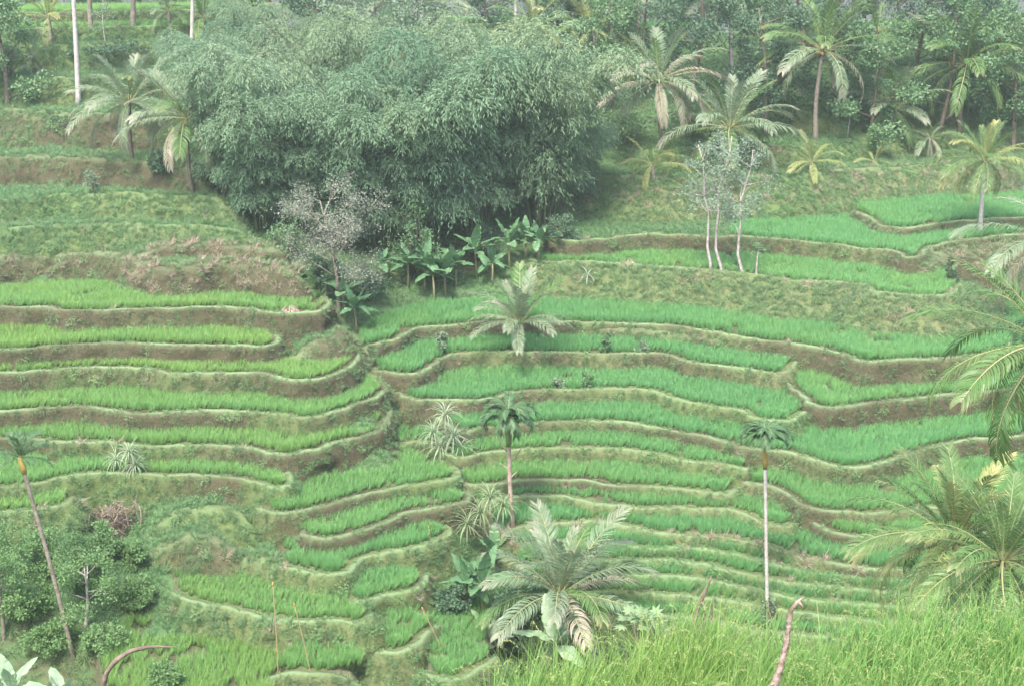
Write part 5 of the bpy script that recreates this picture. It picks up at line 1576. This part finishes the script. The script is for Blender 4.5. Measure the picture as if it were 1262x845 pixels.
# bare leaning stick and the two near branches
def branch(label, name, pts, radii, mat, y, twigs=(), ground=True):
    P = [np.array(at_y(u, v, y + dy)) for u, v, dy in pts]
    if ground:
        p = P[0]; g0 = float(height(p[0], p[1])); 
        if p[2] > g0: P.insert(0, np.array([p[0] + (p[0] - P[1][0]) * .3, p[1] + .05, g0 - .2])); radii = [radii[0] * 1.1] + list(radii)
    b = P[0].copy()
    root = empty(name, b); tag(root, label, 'branch')
    C_ = []
    Q = np.array(P) - b
    m = 4 * (len(Q) - 1) + 1
    s_ = np.linspace(0, len(Q) - 1, m)
    sm = np.stack([np.interp(s_, range(len(Q)), Q[:, k]) for k in range(3)], 1)
    sm = smooth1(sm, 2); sm[0], sm[-1] = Q[0], Q[-1]
    rr = np.interp(s_, range(len(Q)), radii) * (1 + .16 * np.sin(s_ * 7.3) * np.sin(s_ * 3.1))
    mb = MB(); mb.tube(sm, rr, 9)
    child('stem', mb.mesh('dead stem', mat), root)
    for tw in twigs:
        T = [np.array(at_y(u, v, y + dy)) - b for u, v, dy in tw]
        mb = MB(); mb.tube(T, list(np.linspace(radii[-1] * 1.0, radii[-1] * .35, len(T))), 7)
        child('twig', mb.mesh('dead twig', mat), root)
branch('pale crooked dead branch standing up out of the foreground rice', 'dead_branch', [(952, 852, 0), (962, 822, 0), (969, 795, .03), (972, 770, .05), (974, 752, .05), (984, 740, .08)], [.028, .024, .021, .019, .018, .013], M_DEAD, 8.6,
       [[(974, 752, .05), (984, 740, .08), (991, 735, .1)], [(984, 741, .08), (990, 748, .06)], [(958, 838, 0), (940, 850, -.05), (925, 862, -.1)]])
branch('dark bent dead branch at the bottom edge near the lowest left paddy', 'dead_branch', [(126, 850, 0), (131, 828, 0), (144, 812, 0), (162, 801, .05), (185, 796, .1), (214, 797, .1)], [.016, .015, .015, .014, .011, .004], M_DEADBROWN, 7.5)
branch('bare grey stick leaning right behind the foreground rice', 'leaning_stick', [(852, 790, 0), (858, 755, 0), (866, 735, 0), (877, 710, 0)], [.09, .08, .07, .03], M_DEADBROWN, 44, [[(866, 735, 0), (868, 752, -.1), (867, 764, -.1)]])
#PLANTS_END
# ------------------------------------------------------------------ light, air, camera
world = bpy.data.worlds.new('World'); scene.world = world
world.use_nodes = True
nt = world.node_tree
bg = nt.nodes['Background']
sky = nt.nodes.new('ShaderNodeTexSky'); sky.sky_type = 'NISHITA'; sky.sun_disc = False
SUN_EL, SUN_AZ = R(58), R(200)            # azimuth clockwise from +Y
sky.sun_elevation = SUN_EL; sky.sun_rotation = SUN_AZ
sky.air_density = 1.0; sky.dust_density = 3.0; sky.ozone_density = 1.0
nt.links.new(sky.outputs[0], bg.inputs[0]); bg.inputs[1].default_value = 0.1
sl = bpy.data.lights.new('sun', 'SUN'); sl.energy = 1.5; sl.angle = R(12); sl.color = (1, .95, .87)
so = bpy.data.objects.new('sun', sl); COL.objects.link(so)
sd = Vector((math.sin(SUN_AZ) * math.cos(SUN_EL), math.cos(SUN_AZ) * math.cos(SUN_EL), math.sin(SUN_EL)))
so.rotation_euler = (-sd).to_track_quat('-Z', 'Y').to_euler()
so.location = (0, -20, 80)

HAZE = 0.00055
if HAZE:
    m, nt, out = newmat('valley haze')
    pv = nt.nodes.new('ShaderNodeVolumePrincipled')
    pv.inputs['Density'].default_value = HAZE
    pv.inputs['Density Attribute'].default_value = ''
    pv.inputs['Color'].default_value = (.93, .96, .97, 1)
    pv.inputs['Anisotropy'].default_value = 0.2
    nt.links.new(pv.outputs[0], out.inputs['Volume'])
    try: m.cycles.homogeneous_volume = True
    except Exception: pass
    x0, x1, y0, y1, z0, z1 = -262, 262, -42, 422, float(HF.min()) - 1.5, 52.0
    V = [(x, y, z) for z in (z0, z1) for y in (y0, y1) for x in (x0, x1)]
    me = mesh_from('haze', V, np.array([[0, 2, 3, 1], [4, 5, 7, 6], [0, 1, 5, 4], [2, 6, 7, 3], [0, 4, 6, 2], [1, 3, 7, 5]]), m, False)
    o = bpy.data.objects.new('haze', me); COL.objects.link(o)
    tag(o, 'thin pale humid haze lying over the whole valley', 'haze', None, 'stuff')

cam = bpy.data.cameras.new('camera')
cam.lens = 36.0 * F / 1262.0; cam.sensor_width = 36.0
cam.clip_end = 2000; cam.clip_start = .1
co = bpy.data.objects.new('camera', cam); COL.objects.link(co)
co.location = (0, 0, ZC); co.rotation_euler = (R(90) - TH, 0, 0)
scene.camera = co
scene.view_settings.view_transform = 'Standard'
scene.view_settings.look = 'None'
scene.view_settings.gamma = 1.0
scene.view_settings.exposure = 2.3
scene.view_settings.use_curve_mapping = False
scene.cycles.max_bounces = 6
scene.cycles.diffuse_bounces = 3
scene.cycles.transmission_bounces = 4
scene.cycles.volume_bounces = 1
scene.cycles.use_denoising = True
